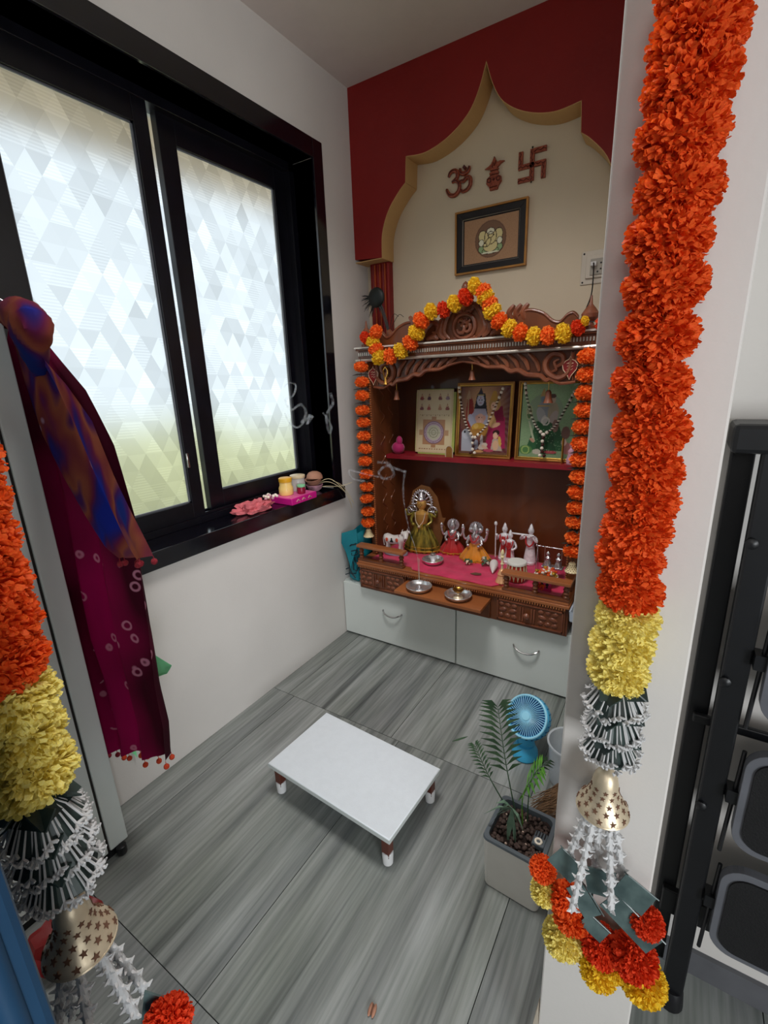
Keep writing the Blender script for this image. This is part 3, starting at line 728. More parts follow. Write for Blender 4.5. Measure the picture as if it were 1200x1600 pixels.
# 2 family of deities
def bg2(X, Y):
    d = np.sqrt((X-.45)**2+(Y-.72)**2); g = np.clip(1-d/.55, 0, 1)[..., None]
    ray = (.5+.5*np.sin(np.arctan2(Y-.55, X-.5)*40))[..., None]*np.clip((X-.6)*3, 0, 1)[..., None]
    return np.array(lin('#5a2224')[:3])*(1-g)+np.array(lin('#d8a878')[:3])*g+ray*.04+.02*rg.rand(*X.shape)[..., None]
SK, BL = '#d8a888', '#a8a8bc'
s2 = [('e', .20, .62, .08, .3, '#8a2a24'), ('r', .155, .5, .17, .93, '#a89070'), ('p', [(.11, .82), (.22, .82), (.165, .96)], '#b09070'),
      ('p', [(.05, .04), (.3, .04), (.34, .28), (.2, .38), (.05, .32)], '#a8aab4'), ('e', .15, .3, .1, .1, '#b8bac4'), ('e', .11, .33, .02, .025, '#20222a'), ('e', .2, .36, .02, .02, '#303038'),
      ('p', [(.55, .06), (.95, .1), (.92, .55), (.78, .62), (.6, .5)], '#9a2850'), ('p', [(.7, .5), (.9, .5), (.86, .72), (.7, .68)], '#7a1c3a'),
      ('e', .4, .5, .2, .2, BL), ('p', [(.26, .55), (.34, .9), (.5, .9), (.58, .52)], '#23242e'), ('p', [(.34, .86), (.41, .99), (.48, .86)], '#34303c'),
      ('e', .41, .80, .075, .105, '#b4b2c4'), ('r', .37, .80, .395, .815, '#20202a'), ('r', .425, .80, .45, .815, '#20202a'), ('r', .385, .755, .435, .765, '#8a3040'), ('e', .41, .835, .008, .02, '#a02020'), ('r', .34, .865, .48, .885, '#b09a60'),
      ('p', [(.24, .55), (.3, .68), (.52, .68), (.58, .55), (.5, .42), (.3, .42)], '#a09aaa'), ('e', .24, .5, .06, .13, BL, 20), ('e', .52, .5, .05, .12, BL, -20),
      ('e', .70, .74, .115, .13, '#b08850'), ('e', .69, .71, .065, .085, '#dcb094'), ('p', [(.6, .8), (.78, .8), (.72, .93), (.66, .93)], '#b88c40'), ('r', .655, .715, .68, .73, '#2a1818'), ('r', .705, .715, .73, .73, '#2a1818'), ('r', .675, .672, .71, .682, '#8a2030'),
      ('e', .42, .52, .085, .11, '#d0a494'), ('e', .35, .54, .035, .05, '#c89888'), ('e', .50, .54, .035, .05, '#c89888'), ('e', .43, .45, .02, .08, '#dcb0a0'), ('e', .395, .55, .008, .012, '#201010'), ('e', .45, .55, .008, .012, '#201010'),
      ('e', .40, .40, .15, .09, '#c89a40'), ('e', .34, .42, .05, .05, '#d8b060'), ('e', .46, .42, .05, .05, '#c8a040'), ('p', [(.2, .36), (.6, .4), (.55, .28), (.3, .26)], '#a87838'),
      ('e', .66, .5, .08, .14, '#caa06a', 15), ('e', .74, .44, .09, .04, '#d8a888', 20),
      ('e', .75, .29, .055, .075, '#d8a888'), ('p', [(.66, .06), (.7, .24), (.82, .24), (.9, .06)], '#b0a090'), ('e', .76, .33, .07, .05, '#3a2020'), ('e', .745, .29, .04, .055, '#dcb094'), ('e', .76, .14, .06, .1, '#d0a888'), ('e', .84, .2, .03, .1, '#c8a050', 10),
      ('e', .5, .12, .1, .06, '#c8b8a8', 30), ('e', .47, .2, .03, .12, '#b8b0b0'), ('e', .55, .1, .09, .03, '#c8a890', -30), ('e', .36, .14, .05, .1, '#8a8a98'),
      ('r', 0, 0, 1, .035, '#6a4a3a'), ('e', .62, .06, .1, .03, '#b04a60'), ('e', .42, .04, .1, .025, '#c09060')]
me = picture_mesh('print', .270-.006, .350-.006, 96, 126, bg2, s2)
p2 = framed('framed_picture', 'gold framed picture of a blue skinned seated figure and family, middle of shrine shelf', 'picture', (.742, 2.335, 1.081), .302, .382, .014, [('frame_gold', .008), ('brass', .010)], me, -.09)
# 3 green picture
def bg3(X, Y):
    g = (.55+.45*Y)[..., None]; return np.array(lin('#9fbf90')[:3])*g*(.9+.2*rg.rand(*X.shape)[..., None])
s3 = [('e', .45, .62, .34, .36, '#8fa486'), ('p', [(.12, .1), (.3, .5), (.7, .5), (.9, .1)], '#2f5a38'), ('p', [(.3, .05), (.36, .35), (.62, .35), (.72, .05)], '#24482c'),
      ('e', .15, .62, .06, .14, '#b8b890'), ('e', .15, .62, .045, .12, '#5a7a4a'), ('r', .11, .6, .19, .65, '#a8a880'), ('p', [(.14, .5), (.17, .5), (.3, .22), (.26, .2)], '#b8c0a0'),
      ('e', .42, .66, .11, .18, '#8f9498'), ('e', .40, .80, .05, .065, '#7a8a98'), ('p', [(.34, .84), (.46, .84), (.40, .95)], '#b89a60'), ('e', .38, .58, .08, .16, '#a8a8a8', 20), ('r', .3, .7, .55, .715, '#caa860'),
      ('e', .60, .62, .10, .2, '#a89a80'), ('e', .58, .79, .05, .065, '#c8a890'), ('e', .58, .84, .055, .04, '#5a3a30'), ('e', .62, .56, .07, .12, '#b0a098', -20), ('e', .66, .44, .06, .12, '#8a6a60'),
      ('e', .45, .52, .06, .08, '#c8c4bc'), ('ring', .47, .5, .07, .012, '#d8d4c8'),
      ('e', .12, .1, .13, .09, '#4f7a44'), ('ring', .12, .1, .07, .012, '#8fa860'), ('e', .34, .08, .08, .05, '#b8b0a0'), ('e', .24, .24, .06, .03, '#b89078', -40),
      ('e', .86, .35, .08, .12, '#7a5a50'), ('e', .9, .14, .09, .11, '#a8706a'), ('e', .84, .22, .05, .07, '#d0b0a0'), ('e', .60, .08, .12, .03, '#a84a50')]
for k in range(60): s3.append(('e', .28+.5*rg.rand(), .06+.42*rg.rand(), .007, .007, '#9ab890'))
me = picture_mesh('print', .250, .350, 90, 126, bg3, s3)
p3 = framed('framed_picture', 'gold framed green picture of two standing figures, right on shrine shelf', 'picture', (1.06, 2.335, 1.081), .29, .384, .014, [('frame_gold', .008), ('brass', .009)], me, -.09)
# bead malas hanging over the two framed pictures
def mala(lab, pts_l, pts_r, tail, cat='beads'):
    t = thing('bead_garland', lab, cat, tuple(pts_l[0]))
    L0 = Vector(pts_l[0])
    def strand(P):
        pp_ = cr_spline(P, 22); return pp_
    bw, bd = B(), B()
    for P in (pts_l, pts_r):
        q = cr_spline([Vector(p)-L0 for p in P], 12); n_ = len(q)
        for i, p in enumerate(q):
            f = i/n_
            big = f < .22 and i % 4 == 0 or f > .82 and i % 4 == 0
            if big: ball(bw, p, .0085, 8, 6)
            elif .25 < f < .82: lathe(bw if i % 2 else bd, [(.0065, -.0022), (.0065, .0022)], p, 8)
            else: ball(bd, p, .0045, 6, 4)
    for k, p in enumerate(tail):
        ball(bw if k % 2 else bd, Vector(p)-L0, .0085, 8, 6)
    a = obj('white_beads', bw, 'bead_white', t); b_ = obj('brown_beads', bd, 'bead_dark', t)
    a['kind'] = 'stuff'; b_['kind'] = 'stuff'
Yp = 2.345-.035
mala('white and brown bead garland hanging over the middle framed picture', [(.615, Yp+.01, 1.44), (.63, Yp, 1.36), (.66, Yp-.005, 1.26), (.70, Yp-.01, 1.19)], [(.845, Yp+.012, 1.43), (.82, Yp, 1.36), (.77, Yp-.005, 1.25), (.715, Yp-.01, 1.19)], [(.705, Yp-.01, 1.175), (.70, Yp-.012, 1.16), (.705, Yp-.012, 1.145), (.703, Yp-.014, 1.128), (.692, Yp-.014, 1.11), (.714, Yp-.014, 1.11)])
mala('white and brown bead garland hanging over the green framed picture', [(.955, Yp+.012, 1.45), (.97, Yp, 1.38), (1.01, Yp-.005, 1.27), (1.055, Yp-.01, 1.215)], [(1.18, Yp+.012, 1.41), (1.155, Yp, 1.35), (1.11, Yp-.005, 1.26), (1.06, Yp-.01, 1.215)], [(1.057, Yp-.01, 1.20), (1.055, Yp-.012, 1.183), (1.057, Yp-.012, 1.166), (1.055, Yp-.014, 1.15), (1.057, Yp-.014, 1.134), (1.047, Yp-.014, 1.115), (1.067, Yp-.014, 1.115)])
# small standing cards on the shelf
t = thing('small_arched_frame', 'tiny arched golden frame standing between the cream chart and middle picture', 'picture', (.575, 2.285, 1.081))
obj('frame', tube(B(), [(-.02, 0, 0), (-.02, 0, .04)]+[(a, 0, b) for a, b in arc(0, .04, .02, 180, 0, 8)]+[(.02, 0, 0)], .003, 6), 'gold', t)
obj('panel', prism(B(), [(-.018, 0), (.018, 0), (.018, .04), (.01, .056), (-.01, .056), (-.018, .04)], .0, .003), 'frame_gold', t, smooth=False)
t = thing('tea_light_figure', 'small pink and white figurine standing at the right end of shrine shelf', 'figurine', (1.19, 2.30, 1.081))
obj('body', lathe(B(), [(.02, 0), (.022, .02), (.014, .045), (.016, .06), (.006, .075), (.012, .09), (0, .105)], (0, 0, 0), 14), 'clay_pink', t)
obj('stick', cyl(B(), (-.04, 0, 0), (-.04, 0, .12), .005, 8), 'brass', t)
t = thing('cloth_flower', 'magenta cloth bundle on the left end of shrine shelf', 'cloth', (.245, 2.31, 1.078))
bm = ball(B(), (0, 0, .035), .035, 14, 10, sx=1.1, sz=1); ball(bm, (.012, -.005, .075), .018, 10, 8, sz=1.6)
obj('petal', bm, 'magenta_cloth', t)

# ================================================================ things on the shrine floor
bm = B(); nx, ny = 40, 16; vs = []
random.seed(5)
for j in range(ny+1):
    row = []
    for i in range(nx+1):
        x = SX0+.04+(SX1-SX0-.07)*i/nx; y = BY+.048+(YB-.04-BY-.048)*j/ny
        mid = .478 < x < .95
        if mid and j == 0: y -= .036
        z = FZ+.004+.0022*math.sin(x*42+y*9)+.0015*math.sin(y*60+x*15)
        row.append(bm.verts.new((x, y, z)))
    vs.append(row)
for j in range(ny):
    for i in range(nx): bm.faces.new((vs[j][i], vs[j][i+1], vs[j+1][i+1], vs[j+1][i]))
ret = bmesh.ops.extrude_face_region(bm, geom=bm.faces[:]); bmesh.ops.translate(bm, verts=[v for v in ret['geom'] if isinstance(v, bmesh.types.BMVert)], vec=(0, 0, -.0035))
tag(obj('altar_cloth', bm, 'pink_cloth'), 'bright pink cloth spread on the shrine floor under the idols', 'cloth')
GZ = FZ+.007
def plate(lab, x, y, z, r, grp=None):
    t = thing('steel_plate', lab, 'plate', (x, y, z))
    obj('dish', lathe(B(), [(r*.72, 0), (r*.9, .008), (r, .022), (r*1.02, .0235), (r*1.0, .025), (r*.88, .011), (r*.7, .003), (0, .003)], (0, 0, 0), 32), 'steel', t, ang=60)
    return t
plate('shallow steel plate with a small glass cup on the pink cloth', .548, 2.135, GZ, .058)
plate('steel plate holding the incense sticks, left on the pull out tray', .572, 1.925, .4555, .066)
plate('steel plate holding the brass oil lamp, right on the pull out tray', .785, 1.93, .4555, .066)
t = thing('glass_cup', 'tiny glass cup with metal top standing in the plate on pink cloth', 'cup', (.545, 2.145, GZ+.004))
obj('cup', lathe(B(), [(.012, 0), (.016, .02), (.017, .035), (.015, .036)], (0, 0, 0), 16), 'crystal', t); obj('lid', lathe(B(), [(.016, .036), (.016, .045), (.010, .049), (0, .05)], (0, 0, 0), 16), 'silver', t)
t = thing('oil_lamp', 'small brass oil lamp with wide cup standing in the right tray plate', 'lamp', (.785, 1.93, .459))
obj('stem', lathe(B(), [(.024, 0), (.022, .004), (.006, .014), (.005, .024)], (0, 0, 0), 16), 'gold', t)
obj('cup', lathe(B(), [(.005, .024), (.020, .032), (.028, .044), (.026, .044), (.016, .035), (0, .032)], (0, 0, 0), 18), 'brass', t)
obj('wick', cyl(B(), (0, 0, .034), (.012, -.006, .047), .002, 6), 'ash', t)
t = thing('incense_holder', 'small steel incense holder with burning incense sticks in the left tray plate', 'incense', (.572, 1.93, .459))
obj('holder', lathe(B(), [(.020, 0), (.018, .006), (.007, .010), (.006, .018), (0, .019)], (0, 0, 0), 14), 'silver', t)
for dx, dy in ((.002, 0), (-.012, .01)):
    obj('incense_stick', cyl(B(), (0, 0, .012), (dx, dy, .165), .0011, 6), 'smoke_src', t)
# idols -------------------------------------------------------
def human(bm, h, female=True, arms='down', seg=14, skirt=0):
    """standing figurine body: continuous lathe trunk with head, arms as tapered tubes"""
    lathe(bm, [(.10*h, 0), (.11*h, .03*h), (.085*h, .2*h), (.09*h, .42*h), (.065*h, .58*h), (.085*h, .70*h), (.095*h, .78*h), (.04*h, .82*h), (.035*h, .84*h), (.055*h, .87*h), (.062*h, .91*h), (.05*h, .96*h), (.02*h, .99*h), (0, h)], (0, 0, 0), seg, None, 1.15, .75)
    return bm
def limb(bm, pts, r0, r1): p = cr_spline(pts, 4); tube(bm, p, [r0+(r1-r0)*i/(len(p)-1) for i in range(len(p))], 8); ball(bm, p[-1], r1*1.5, 8, 6)
def face(t, x, y, z, s, mat='dark'):
    bm = B()
    for q in (-1, 1): ball(bm, (x+q*.35*s, y-.02*s, z+.1*s), .12*s, 6, 4, sz=.6)
    ball(bm, (x, y-.02*s, z-.35*s), .16*s, 6, 4, sz=.4)
    ball(bm, (x, y, z+.45*s), .07*s, 6, 4, sz=2)
    obj('face_features', bm, mat, t)
# goddess
t = thing('goddess_idol', 'tall idol with silver fan crown and green gold skirt, left on pink cloth', 'idol', (.405, 2.285, GZ)); t.rotation_euler = (0, 0, .15)
bm = lathe(B(), [(.105, 0), (.108, .01), (.09, .06), (.06, .12), (.035, .165), (.03, .18)], (0, 0, 0), 48, None, 1, .62, .06, 14); obj('skirt', bm, 'green_gold', t)
bm = B(); tube(bm, [(.107*math.cos(a)*1, .107*.62*math.sin(a), .014) for a in np.linspace(0, 2*PI, 40)[:-1]], .004, 6, closed=True); tube(bm, [(.1*math.cos(a)*1, .1*.62*math.sin(a), .034) for a in np.linspace(0, 2*PI, 40)[:-1]], .0025, 6, closed=True)
for k in range(3): prism(bm, [(-.022+.016*k, .02), (-.012+.016*k, .02), (-.010+.012*k, .155), (-.014+.012*k, .155)], -.064, -.056, mx=rx(-.22) @ T(0, .004, 0))
obj('gold_trim', bm, 'gold_cloth', t)
bm = lathe(B(), [(.032, .165), (.042, .20), (.045, .225), (.018, .24), (.015, .25), (.026, .262), (.030, .28), (.026, .298), (.01, .31), (0, .312)], (0, 0, 0), 18, None, 1, .75)
obj('body', bm, 'skin_gold', t); face(t, 0, -.022, .278, .022)
bm = B()
for s in (-1, 1):
    bm = B(); limb(bm, [(s*.042, 0, .222), (s*.062, -.01, .185), (s*.04, -.035, .165)], .011, .007); obj('arm', bm, 'green_gold', t)
    bm = B(); limb(bm, [(s*.042, .005, .225), (s*.085, 0, .21), (s*.092, -.01, .24)], .009, .006); obj('arm', bm, 'green_gold', t)
bm = B()
tube(bm, [(a, .012, b) for a, b in arc(0, .285, .055, -20, 200, 20, .068)], .007, 8)
for k in range(9):
    a = math.radians(-10+k*25); tube(bm, [(.024*math.cos(a), .012, .285+.026*math.sin(a)), (.056*math.cos(a), .012, .285+.066*math.sin(a))], .004, 6)
for k in range(19):
    a = math.radians(-20+k*12.2); ball(bm, (.062*math.cos(a), .012, .285+.076*math.sin(a)), .005, 6, 5)
for s in (-1, 1):
    tube(bm, [(s*.062+a*1, .012, b) for a, b in arc(0, .235, .028, 0, 360, 14)][:-1], .005, 6, closed=True)
    for k in range(4): a = k*PI/4; cyl(bm, (s*.062-.026*math.cos(a), .012, .235-.026*math.sin(a)), (s*.062+.026*math.cos(a), .012, .235+.026*math.sin(a)), .002, 5)
lathe(bm, [(.02, .298), (.026, .31), (.018, .33), (.006, .35)], (0, .0, 0), 12)
obj('crown', bm, 'silver', t)
bm = B(); prism(bm, [(.0, .0), (.10, .02), (.135, .14), (.12, .16), (.135, .20), (.115, .2), (.085, .32), (.04, .375), (-.01, .385), (-.06, .35), (-.088, .25), (-.08, .12), (-.06, .0)], .026, .030)
obj('veil', bm, 'gauze', t)
bm = B()
for s in (-1, 1): tube(bm, cr_spline([(s*.03, -.025, .235), (s*.022, -.042, .19), (0, -.05, .16)], 5), .003, 6)
ball(bm, (0, -.05, .158), .009, 8, 6); ball(bm, (.0, -.035, .255), .003, 6, 4)
obj('necklace', bm, 'gold', t)
# seated silver idols with fabric skirts
def seated(lab, x, y, cloth, s=1.0, rot=0, ele=False):
    t = thing('silver_idol', lab, 'idol', (x, y, GZ), rot)
    bm = lathe(B(), [(.078*s, 0), (.08*s, .008*s), (.058*s, .045*s), (.03*s, .085*s), (.02*s, .10*s)], (0, 0, 0), 48, None, 1.05, .75, .07, 11); obj('skirt', bm, cloth, t)
    bm = B()
    tube(bm, [(.079*s*(1+.07*math.sin(11*a))*math.cos(a)*1.05, .079*s*(1+.07*math.sin(11*a))*.75*math.sin(a), .012*s) for a in np.linspace(0, 2*PI, 61)[:-1]], .003*s, 6, closed=True)
    for k in range(14): a = 2*PI*k/14; ball(bm, (.077*s*math.cos(a)*1.05, .077*s*.75*math.sin(a), .004), .005*s, 6, 4)
    obj('hem', bm, 'gold_cloth', t)
    bm = lathe(B(), [(.022*s, .09*s), (.032*s, .115*s), (.034*s, .135*s), (.012*s, .148*s), (.012*s, .153*s), (.019*s, .163*s), (.020*s, .176*s), (.014*s, .188*s), (.009*s, .205*s), (0, .212*s)], (0, 0, 0), 16, None, 1, .8)
    if ele:
        tube(bm, cr_spline([(0, -.016*s, .165*s), (0, -.028*s, .15*s), (.004*s, -.03*s, .125*s), (.016*s, -.03*s, .115*s)], 4), [.007*s]*4+[.006*s]*4+[.004*s]*5, 8)
        for q in (-1, 1): ball(bm, (q*.024*s, 0, .168*s), .014*s, 10, 6, sy=.3)
    for q in (-1, 1):
        limb(bm, [(q*.030*s, 0, .135*s), (q*.052*s, -.005*s, .115*s), (q*.064*s, -.01*s, .145*s), (q*.066*s, -.01*s, .165*s)], .008*s, .006*s)
        limb(bm, [(q*.030*s, -.005, .128*s), (q*.04*s, -.02*s, .10*s), (q*.028*s, -.04*s, .092*s)], .008*s, .006*s)
        ball(bm, (q*.066*s, -.01*s, .178*s), .010*s, 8, 6, sz=1.4)
    obj('body', bm, 'silver', t)
    face(t, 0, -.016*s, .17*s, .014*s)
    bm = lathe(B(), [(.036*s, -.002), (.036*s, .002)], (0, 0, 0), 28, T(0, .018*s, .175*s) @ rx(PI/2))
    for k in range(20): a = 2*PI*k/20; ball(bm, (.036*s*math.cos(a), .018*s, .175*s+.036*s*math.sin(a)), .0035*s, 6, 4)
    obj('halo', bm, 'silver', t)
    bm = tube(B(), cr_spline([(-.024*s, -.02*s, .145*s), (-.012*s, -.036*s, .12*s), (.0, -.038*s, .112*s), (.012*s, -.036*s, .12*s), (.024*s, -.02*s, .145*s)], 4), .004*s, 6)
    obj('garland', bm, 'red_silk', t); return t
seated('silver idol with round halo wearing a red skirt, second from left on pink cloth', .578, 2.33, 'red_silk', .93, .2)
seated('elephant headed silver idol with round halo wearing an orange skirt', .732, 2.285, 'orange_silk', 1.0, .1, True)
# crystal standing figures
def standing(lab, x, y, h, mat, cloth, rot=0, flute=False, staff=False):
    t = thing('crystal_figurine', lab, 'figurine', (x, y, GZ), rot)
    bm = lathe(B(), [(.030, 0), (.032, .012), (.024, .018)], (0, 0, 0), 16); obj('pedestal', bm, mat, t)
    bm = B(); k = h/.17; z0 = .015
    lathe(bm, [(.028*k, z0), (.026*k, .03*k), (.02*k, .07*k), (.017*k, .09*k), (.023*k, .115*k), (.024*k, .125*k), (.008*k, .134*k), (.008*k, .138*k), (.013*k, .145*k), (.0135*k, .155*k), (.009*k, .165*k), (.005*k, .178*k), (0, .185*k)], (0, 0, 0), 14, None, 1, .75)
    if flute:
        limb(bm, [(-.022*k, 0, .12*k), (-.04*k, -.015*k, .115*k), (-.028*k, -.028*k, .135*k)], .006*k, .005*k)
        limb(bm, [(.022*k, 0, .12*k), (.03*k, -.02*k, .11*k), (.01*k, -.03*k, .138*k)], .006*k, .005*k)
        cyl(bm, (-.075*k, -.028*k, .139*k), (.02*k, -.03*k, .141*k), .004*k, 8)
    else:
        limb(bm, [(-.022*k, 0, .12*k), (-.036*k, -.005*k, .10*k), (-.032*k, -.02*k, .125*k)], .006*k, .005*k)
        limb(bm, [(.022*k, 0, .12*k), (.034*k, -.008*k, .095*k), (.02*k, -.022*k, .085*k)], .006*k, .005*k)
    if staff: cyl(bm, (-.036*k, -.02*k, .015), (-.038*k, -.02*k, .175*k), .0028*k, 6); ball(bm, (-.038*k, -.02*k, .18*k), .008*k, 8, 6, sz=1.4)
    obj('body', bm, mat, t); face(t, 0, -.010*k, .150*k, .009*k)
    bm = B()
    if cloth:
        for q in (-1, 1): tube(bm, cr_spline([(q*.018*k, -.012*k, .128*k), (q*.014*k, -.022*k, .10*k), (0, -.023*k, .085*k)], 4), .0035*k, 6)
        if not flute: prism(bm, [(-.012*k, .04*k), (.012*k, .04*k), (.009*k, .12*k), (-.009*k, .12*k)], -.022*k, -.016*k)
        obj('sash', bm, cloth, t)
    else: bm.free()
standing('crystal figurine holding a staff with red sash, left of the crystal pair', .872, 2.355, .195, 'crystal', 'red_silk', 0, staff=True)
standing('shorter crystal figurine with red sash, right of the crystal pair', .915, 2.315, .175, 'crystal', 'red_silk')
standing('crystal figurine playing a flute with a maroon garland, before shrine back panel', 1.01, 2.36, .205, 'crystal', 'red_silk', 0, True)
# cow
t = thing('cow_figurine', 'white porcelain cow figurine with red spots behind the left railing', 'figurine', (.295, 2.165, GZ), .12)
obj('base', lathe(B(), [(.055, 0), (.055, .012), (.05, .016)], (0, 0, 0), 20, None, 1.35, .7), 'base_grey', t)
bm = B(); tube(bm, cr_spline([(-.062, 0, .085), (-.052, 0, .09), (-.02, 0, .084), (.015, 0, .088), (.04, 0, .094), (.056, 0, .112), (.066, -.004, .125)], 3), [.012, .02, .026, .029, .029, .028, .027, .026, .026, .027, .027, .028, .028, .027, .025, .021, .018, .017, .016][:19], 14)
tube(bm, cr_spline([(.06, -.004, .128), (.07, -.014, .128), (.078, -.032, .115), (.080, -.038, .108)], 3), [.014, .017, .018, .018, .016, .014, .012, .011, .010, .009][:10], 12)
for x, y in ((-.046, -.014), (-.046, .014), (.034, -.014), (.034, .014)):
    tube(bm, [(x, y, .085), (x+.002, y, .06), (x-.002, y, .045), (x, y, .016)], [.015, .009, .0075, .009], 10)
for q in (-1, 1):
    ball(bm, (.066+q*.018*.7, -.008+q*.016, .136), .009, 8, 6, sy=.5)
    tube(bm, [(.064+q*.006, -.008+q*.008, .138), (.063+q*.012, -.006+q*.012, .150), (.066+q*.009, -.008+q*.010, .158)], [.004, .003, .001], 6)
tube(bm, cr_spline([(-.063, 0, .10), (-.074, 0, .09), (-.073, 0, .06), (-.07, 0, .045)], 3), .004, 6)
obj('body', bm, 'porcelain', t)
bm = B()
for x, z in ((-.042, .09), (.02, .092)): ball(bm, (x, -.0275, z), .009, 10, 6, sy=.25, sz=1.3)
obj('red_spot', bm, 'red_spot', t)
bm = B(); lathe(bm, [(.009, 0), (.011, .004), (.006, .012), (.004, .018), (.005, .022), (0, .028)], (-.012, -.0275, .076), 10, None, 1, .25); ball(bm, (.082, -.040, .108), .003, 6, 4)
for q in (-1, 1): ball(bm, (.0725+q*.012, -.022-.0*q, .126), .0028, 6, 4)
obj('dark_motif', bm, 'dark', t)
bm = tube(B(), [(.043+.020*math.cos(a), .022*math.sin(a), .103-.012*math.cos(a)) for a in np.linspace(0, 2*PI, 20)[:-1]], .003, 6, closed=True); ball(bm, (.062, -.012, .09), .007, 8, 6); obj('collar', bm, 'maroon', t)
# conch cone
t = thing('conch_shell', 'white cone shaped conch shell lying on the pink cloth', 'shell', (.868, 2.20, GZ+.024))
obj('shell', lathe(B(), [(.004, -.03), (.018, -.024), (.023, -.008), (.021, .008), (.014, .035), (.005, .062), (0, .072)], (0, 0, 0), 18, rz(.25) @ rx(PI/2+.25)), 'porcelain', t)
obj('tip', ball(B(), (0, .022, .008), .008, 10, 6), 'silver', t)
# drum
t = thing('toy_drum', 'small red drum with white skin top and cream cords behind the right railing', 'drum', (1.012, 2.115, GZ+.0))
obj('shell', lathe(B(), [(.036, .002), (.046, .03), (.047, .05), (.042, .085), (.039, .092)], (0, 0, 0), 28), 'drum_body', t)
obj('skin', lathe(B(), [(.041, .088), (.046, .090), (.047, .098), (.044, .103), (0, .104)], (0, 0, 0), 28), 'drum_white', t)
bm = B()
for k in range(14):
    a, b = 2*PI*k/14, 2*PI*(k+.5)/14
    for q, w_ in ((a, b), (b, a+2*PI/14)):
        za, zb = (.092, .010) if q == a else (.010, .092)
        P = [(math.cos(q)*.043, math.sin(q)*.043, za)]+[(math.cos((q+w_)/2)*.049, math.sin((q+w_)/2)*.049, .05)]+[(math.cos(w_)*.043, math.sin(w_)*.043, zb)]; tube(bm, P, .0018, 5)
obj('cord', bm, 'rope_cream', t)
# brass bell
t = thing('hand_bell', 'peach coloured brass hand bell standing left of the right railing', 'bell', (.955, 2.065, GZ))
obj('bell', lathe(B(), [(.030, 0), (.031, .004), (.024, .018), (.019, .036), (.022, .042), (.016, .056), (.011, .066), (.004, .07)], (0, 0, 0), 20), 'peach_brass', t)
obj('handle', lathe(B(), [(.005, .068), (.005, .09), (.010, .096), (.005, .103), (.006, .125), (.011, .132), (.006, .140), (.010, .15), (.006, .165), (0, .172)], (0, 0, 0), 14), 'cream_bell', t)
# swing with two figurines
t = thing('cradle_swing', 'silver wire swing frame with two tiny figures, behind the right railing', 'ornament', (1.155, 2.23, GZ))
bm = B()
for sx in (-.075, .075):
    cyl(bm, (sx, -.03, 0), (sx, 0, .155), .002, 6); cyl(bm, (sx, .03, 0), (sx, 0, .155), .002, 6)
cyl(bm, (-.08, 0, .155), (.08, 0, .155), .0025, 6); ball(bm, (-.08, 0, .157), .006, 8, 6)
for sx in (-.04, .04): cyl(bm, (sx, 0, .155), (sx, 0, .06), .0012, 5)
obj('frame', bm, 'silver', t)
obj('seat', box(B(), -.05, .05, -.022, .022, .052, .060), 'silver', t, bevel=.002)
for sx in (-.024, .026):
    bm = lathe(B(), [(.018, .06), (.016, .075), (.010, .09), (.014, .10), (.005, .11), (.010, .117), (.009, .127), (0, .135)], (sx, 0, 0), 12, None, 1, .8); obj('figure', bm, 'silver', t)
t = thing('flower_basket', 'woven cream basket heaped with red, orange and white flowers behind the right railing', 'basket', (1.15, 2.125, GZ+.0))
obj('basket', lathe(B(), [(.026, 0), (.032, .02), (.050, .05), (.055, .052), (.048, .045), (0, .035)], (0, 0, 0), 20), 'rope_cream', t)
random.seed(9)
for nm, mt_ in (('red_petals', 'red_spot'), ('orange_petals', 'marigold_orange'), ('white_petals', 'bead_white'), ('yellow_petals', 'gold_cloth')):
    bm = B()
    for k in range(16):
        a = random.uniform(0, 2*PI); r_ = .048*math.sqrt(random.random()); ball(bm, (r_*math.cos(a), r_*math.sin(a)*.8, .055+.022*random.random()+.012*(1-r_/.05)), random.uniform(.006, .010), 7, 5, sz=.7)
    o = obj(nm, bm, mt_, t); o['kind'] = 'stuff'
t = thing('pink_packet', 'pink packet printed with three dark lamp shapes leaning behind the right railing', 'packet', (1.148, 2.062, GZ), -.05)
obj('packet', box(B(), -.042, .042, -.004, .004, 0, .055), 'pink_plastic', t, smooth=False, bevel=.002)
bm = B()
for k in (-1, 0, 1): prism(bm, [(k*.024-.006, .018), (k*.024+.006, .018), (k*.024+.002, .026), (k*.024+.008, .034), (k*.024, .046), (k*.024-.008, .034), (k*.024-.002, .026)], -.0055, -.004)
obj('print', bm, 'dark', t, smooth=False)
# green flower, fallen flowers, leaf
def sprig(lab, x, y, mats, n=9, s=1):
    t = thing('flower', lab, 'flower', (x, y, GZ)); random.seed(int(x*1000))
    for nm, mt_, k_ in mats:
        bm = B()
        for k in range(k_):
            a = random.uniform(0, 2*PI); l = random.uniform(.02, .042)*s
            c = Vector((math.cos(a), math.sin(a), 0)); z = random.uniform(.004, .03)*s
            p0 = Vector((0, 0, .01)); p1 = c*l*.5+Vector((0, 0, z+.008)); p2 = c*l+Vector((0, 0, z*.5+.002)); sd = Vector((-c.y, c.x, 0))*.009*s
            f = [bm.verts.new(p) for p in (p0, p1+sd, p2, p1-sd)]; bm.faces.new(f)
        r_ = bmesh.ops.extrude_face_region(bm, geom=bm.faces[:]); bmesh.ops.translate(bm, verts=[v for v in r_['geom'] if isinstance(v, bmesh.types.BMVert)], vec=(0, 0, .0012))
        obj(nm, bm, mt_, t)
sprig('green and white flower sprig lying between the orange idol and conch shell', .812, 2.235, (('leaf', 'leaf_green', 9), ('petal', 'bead_white', 8)), s=1.2)
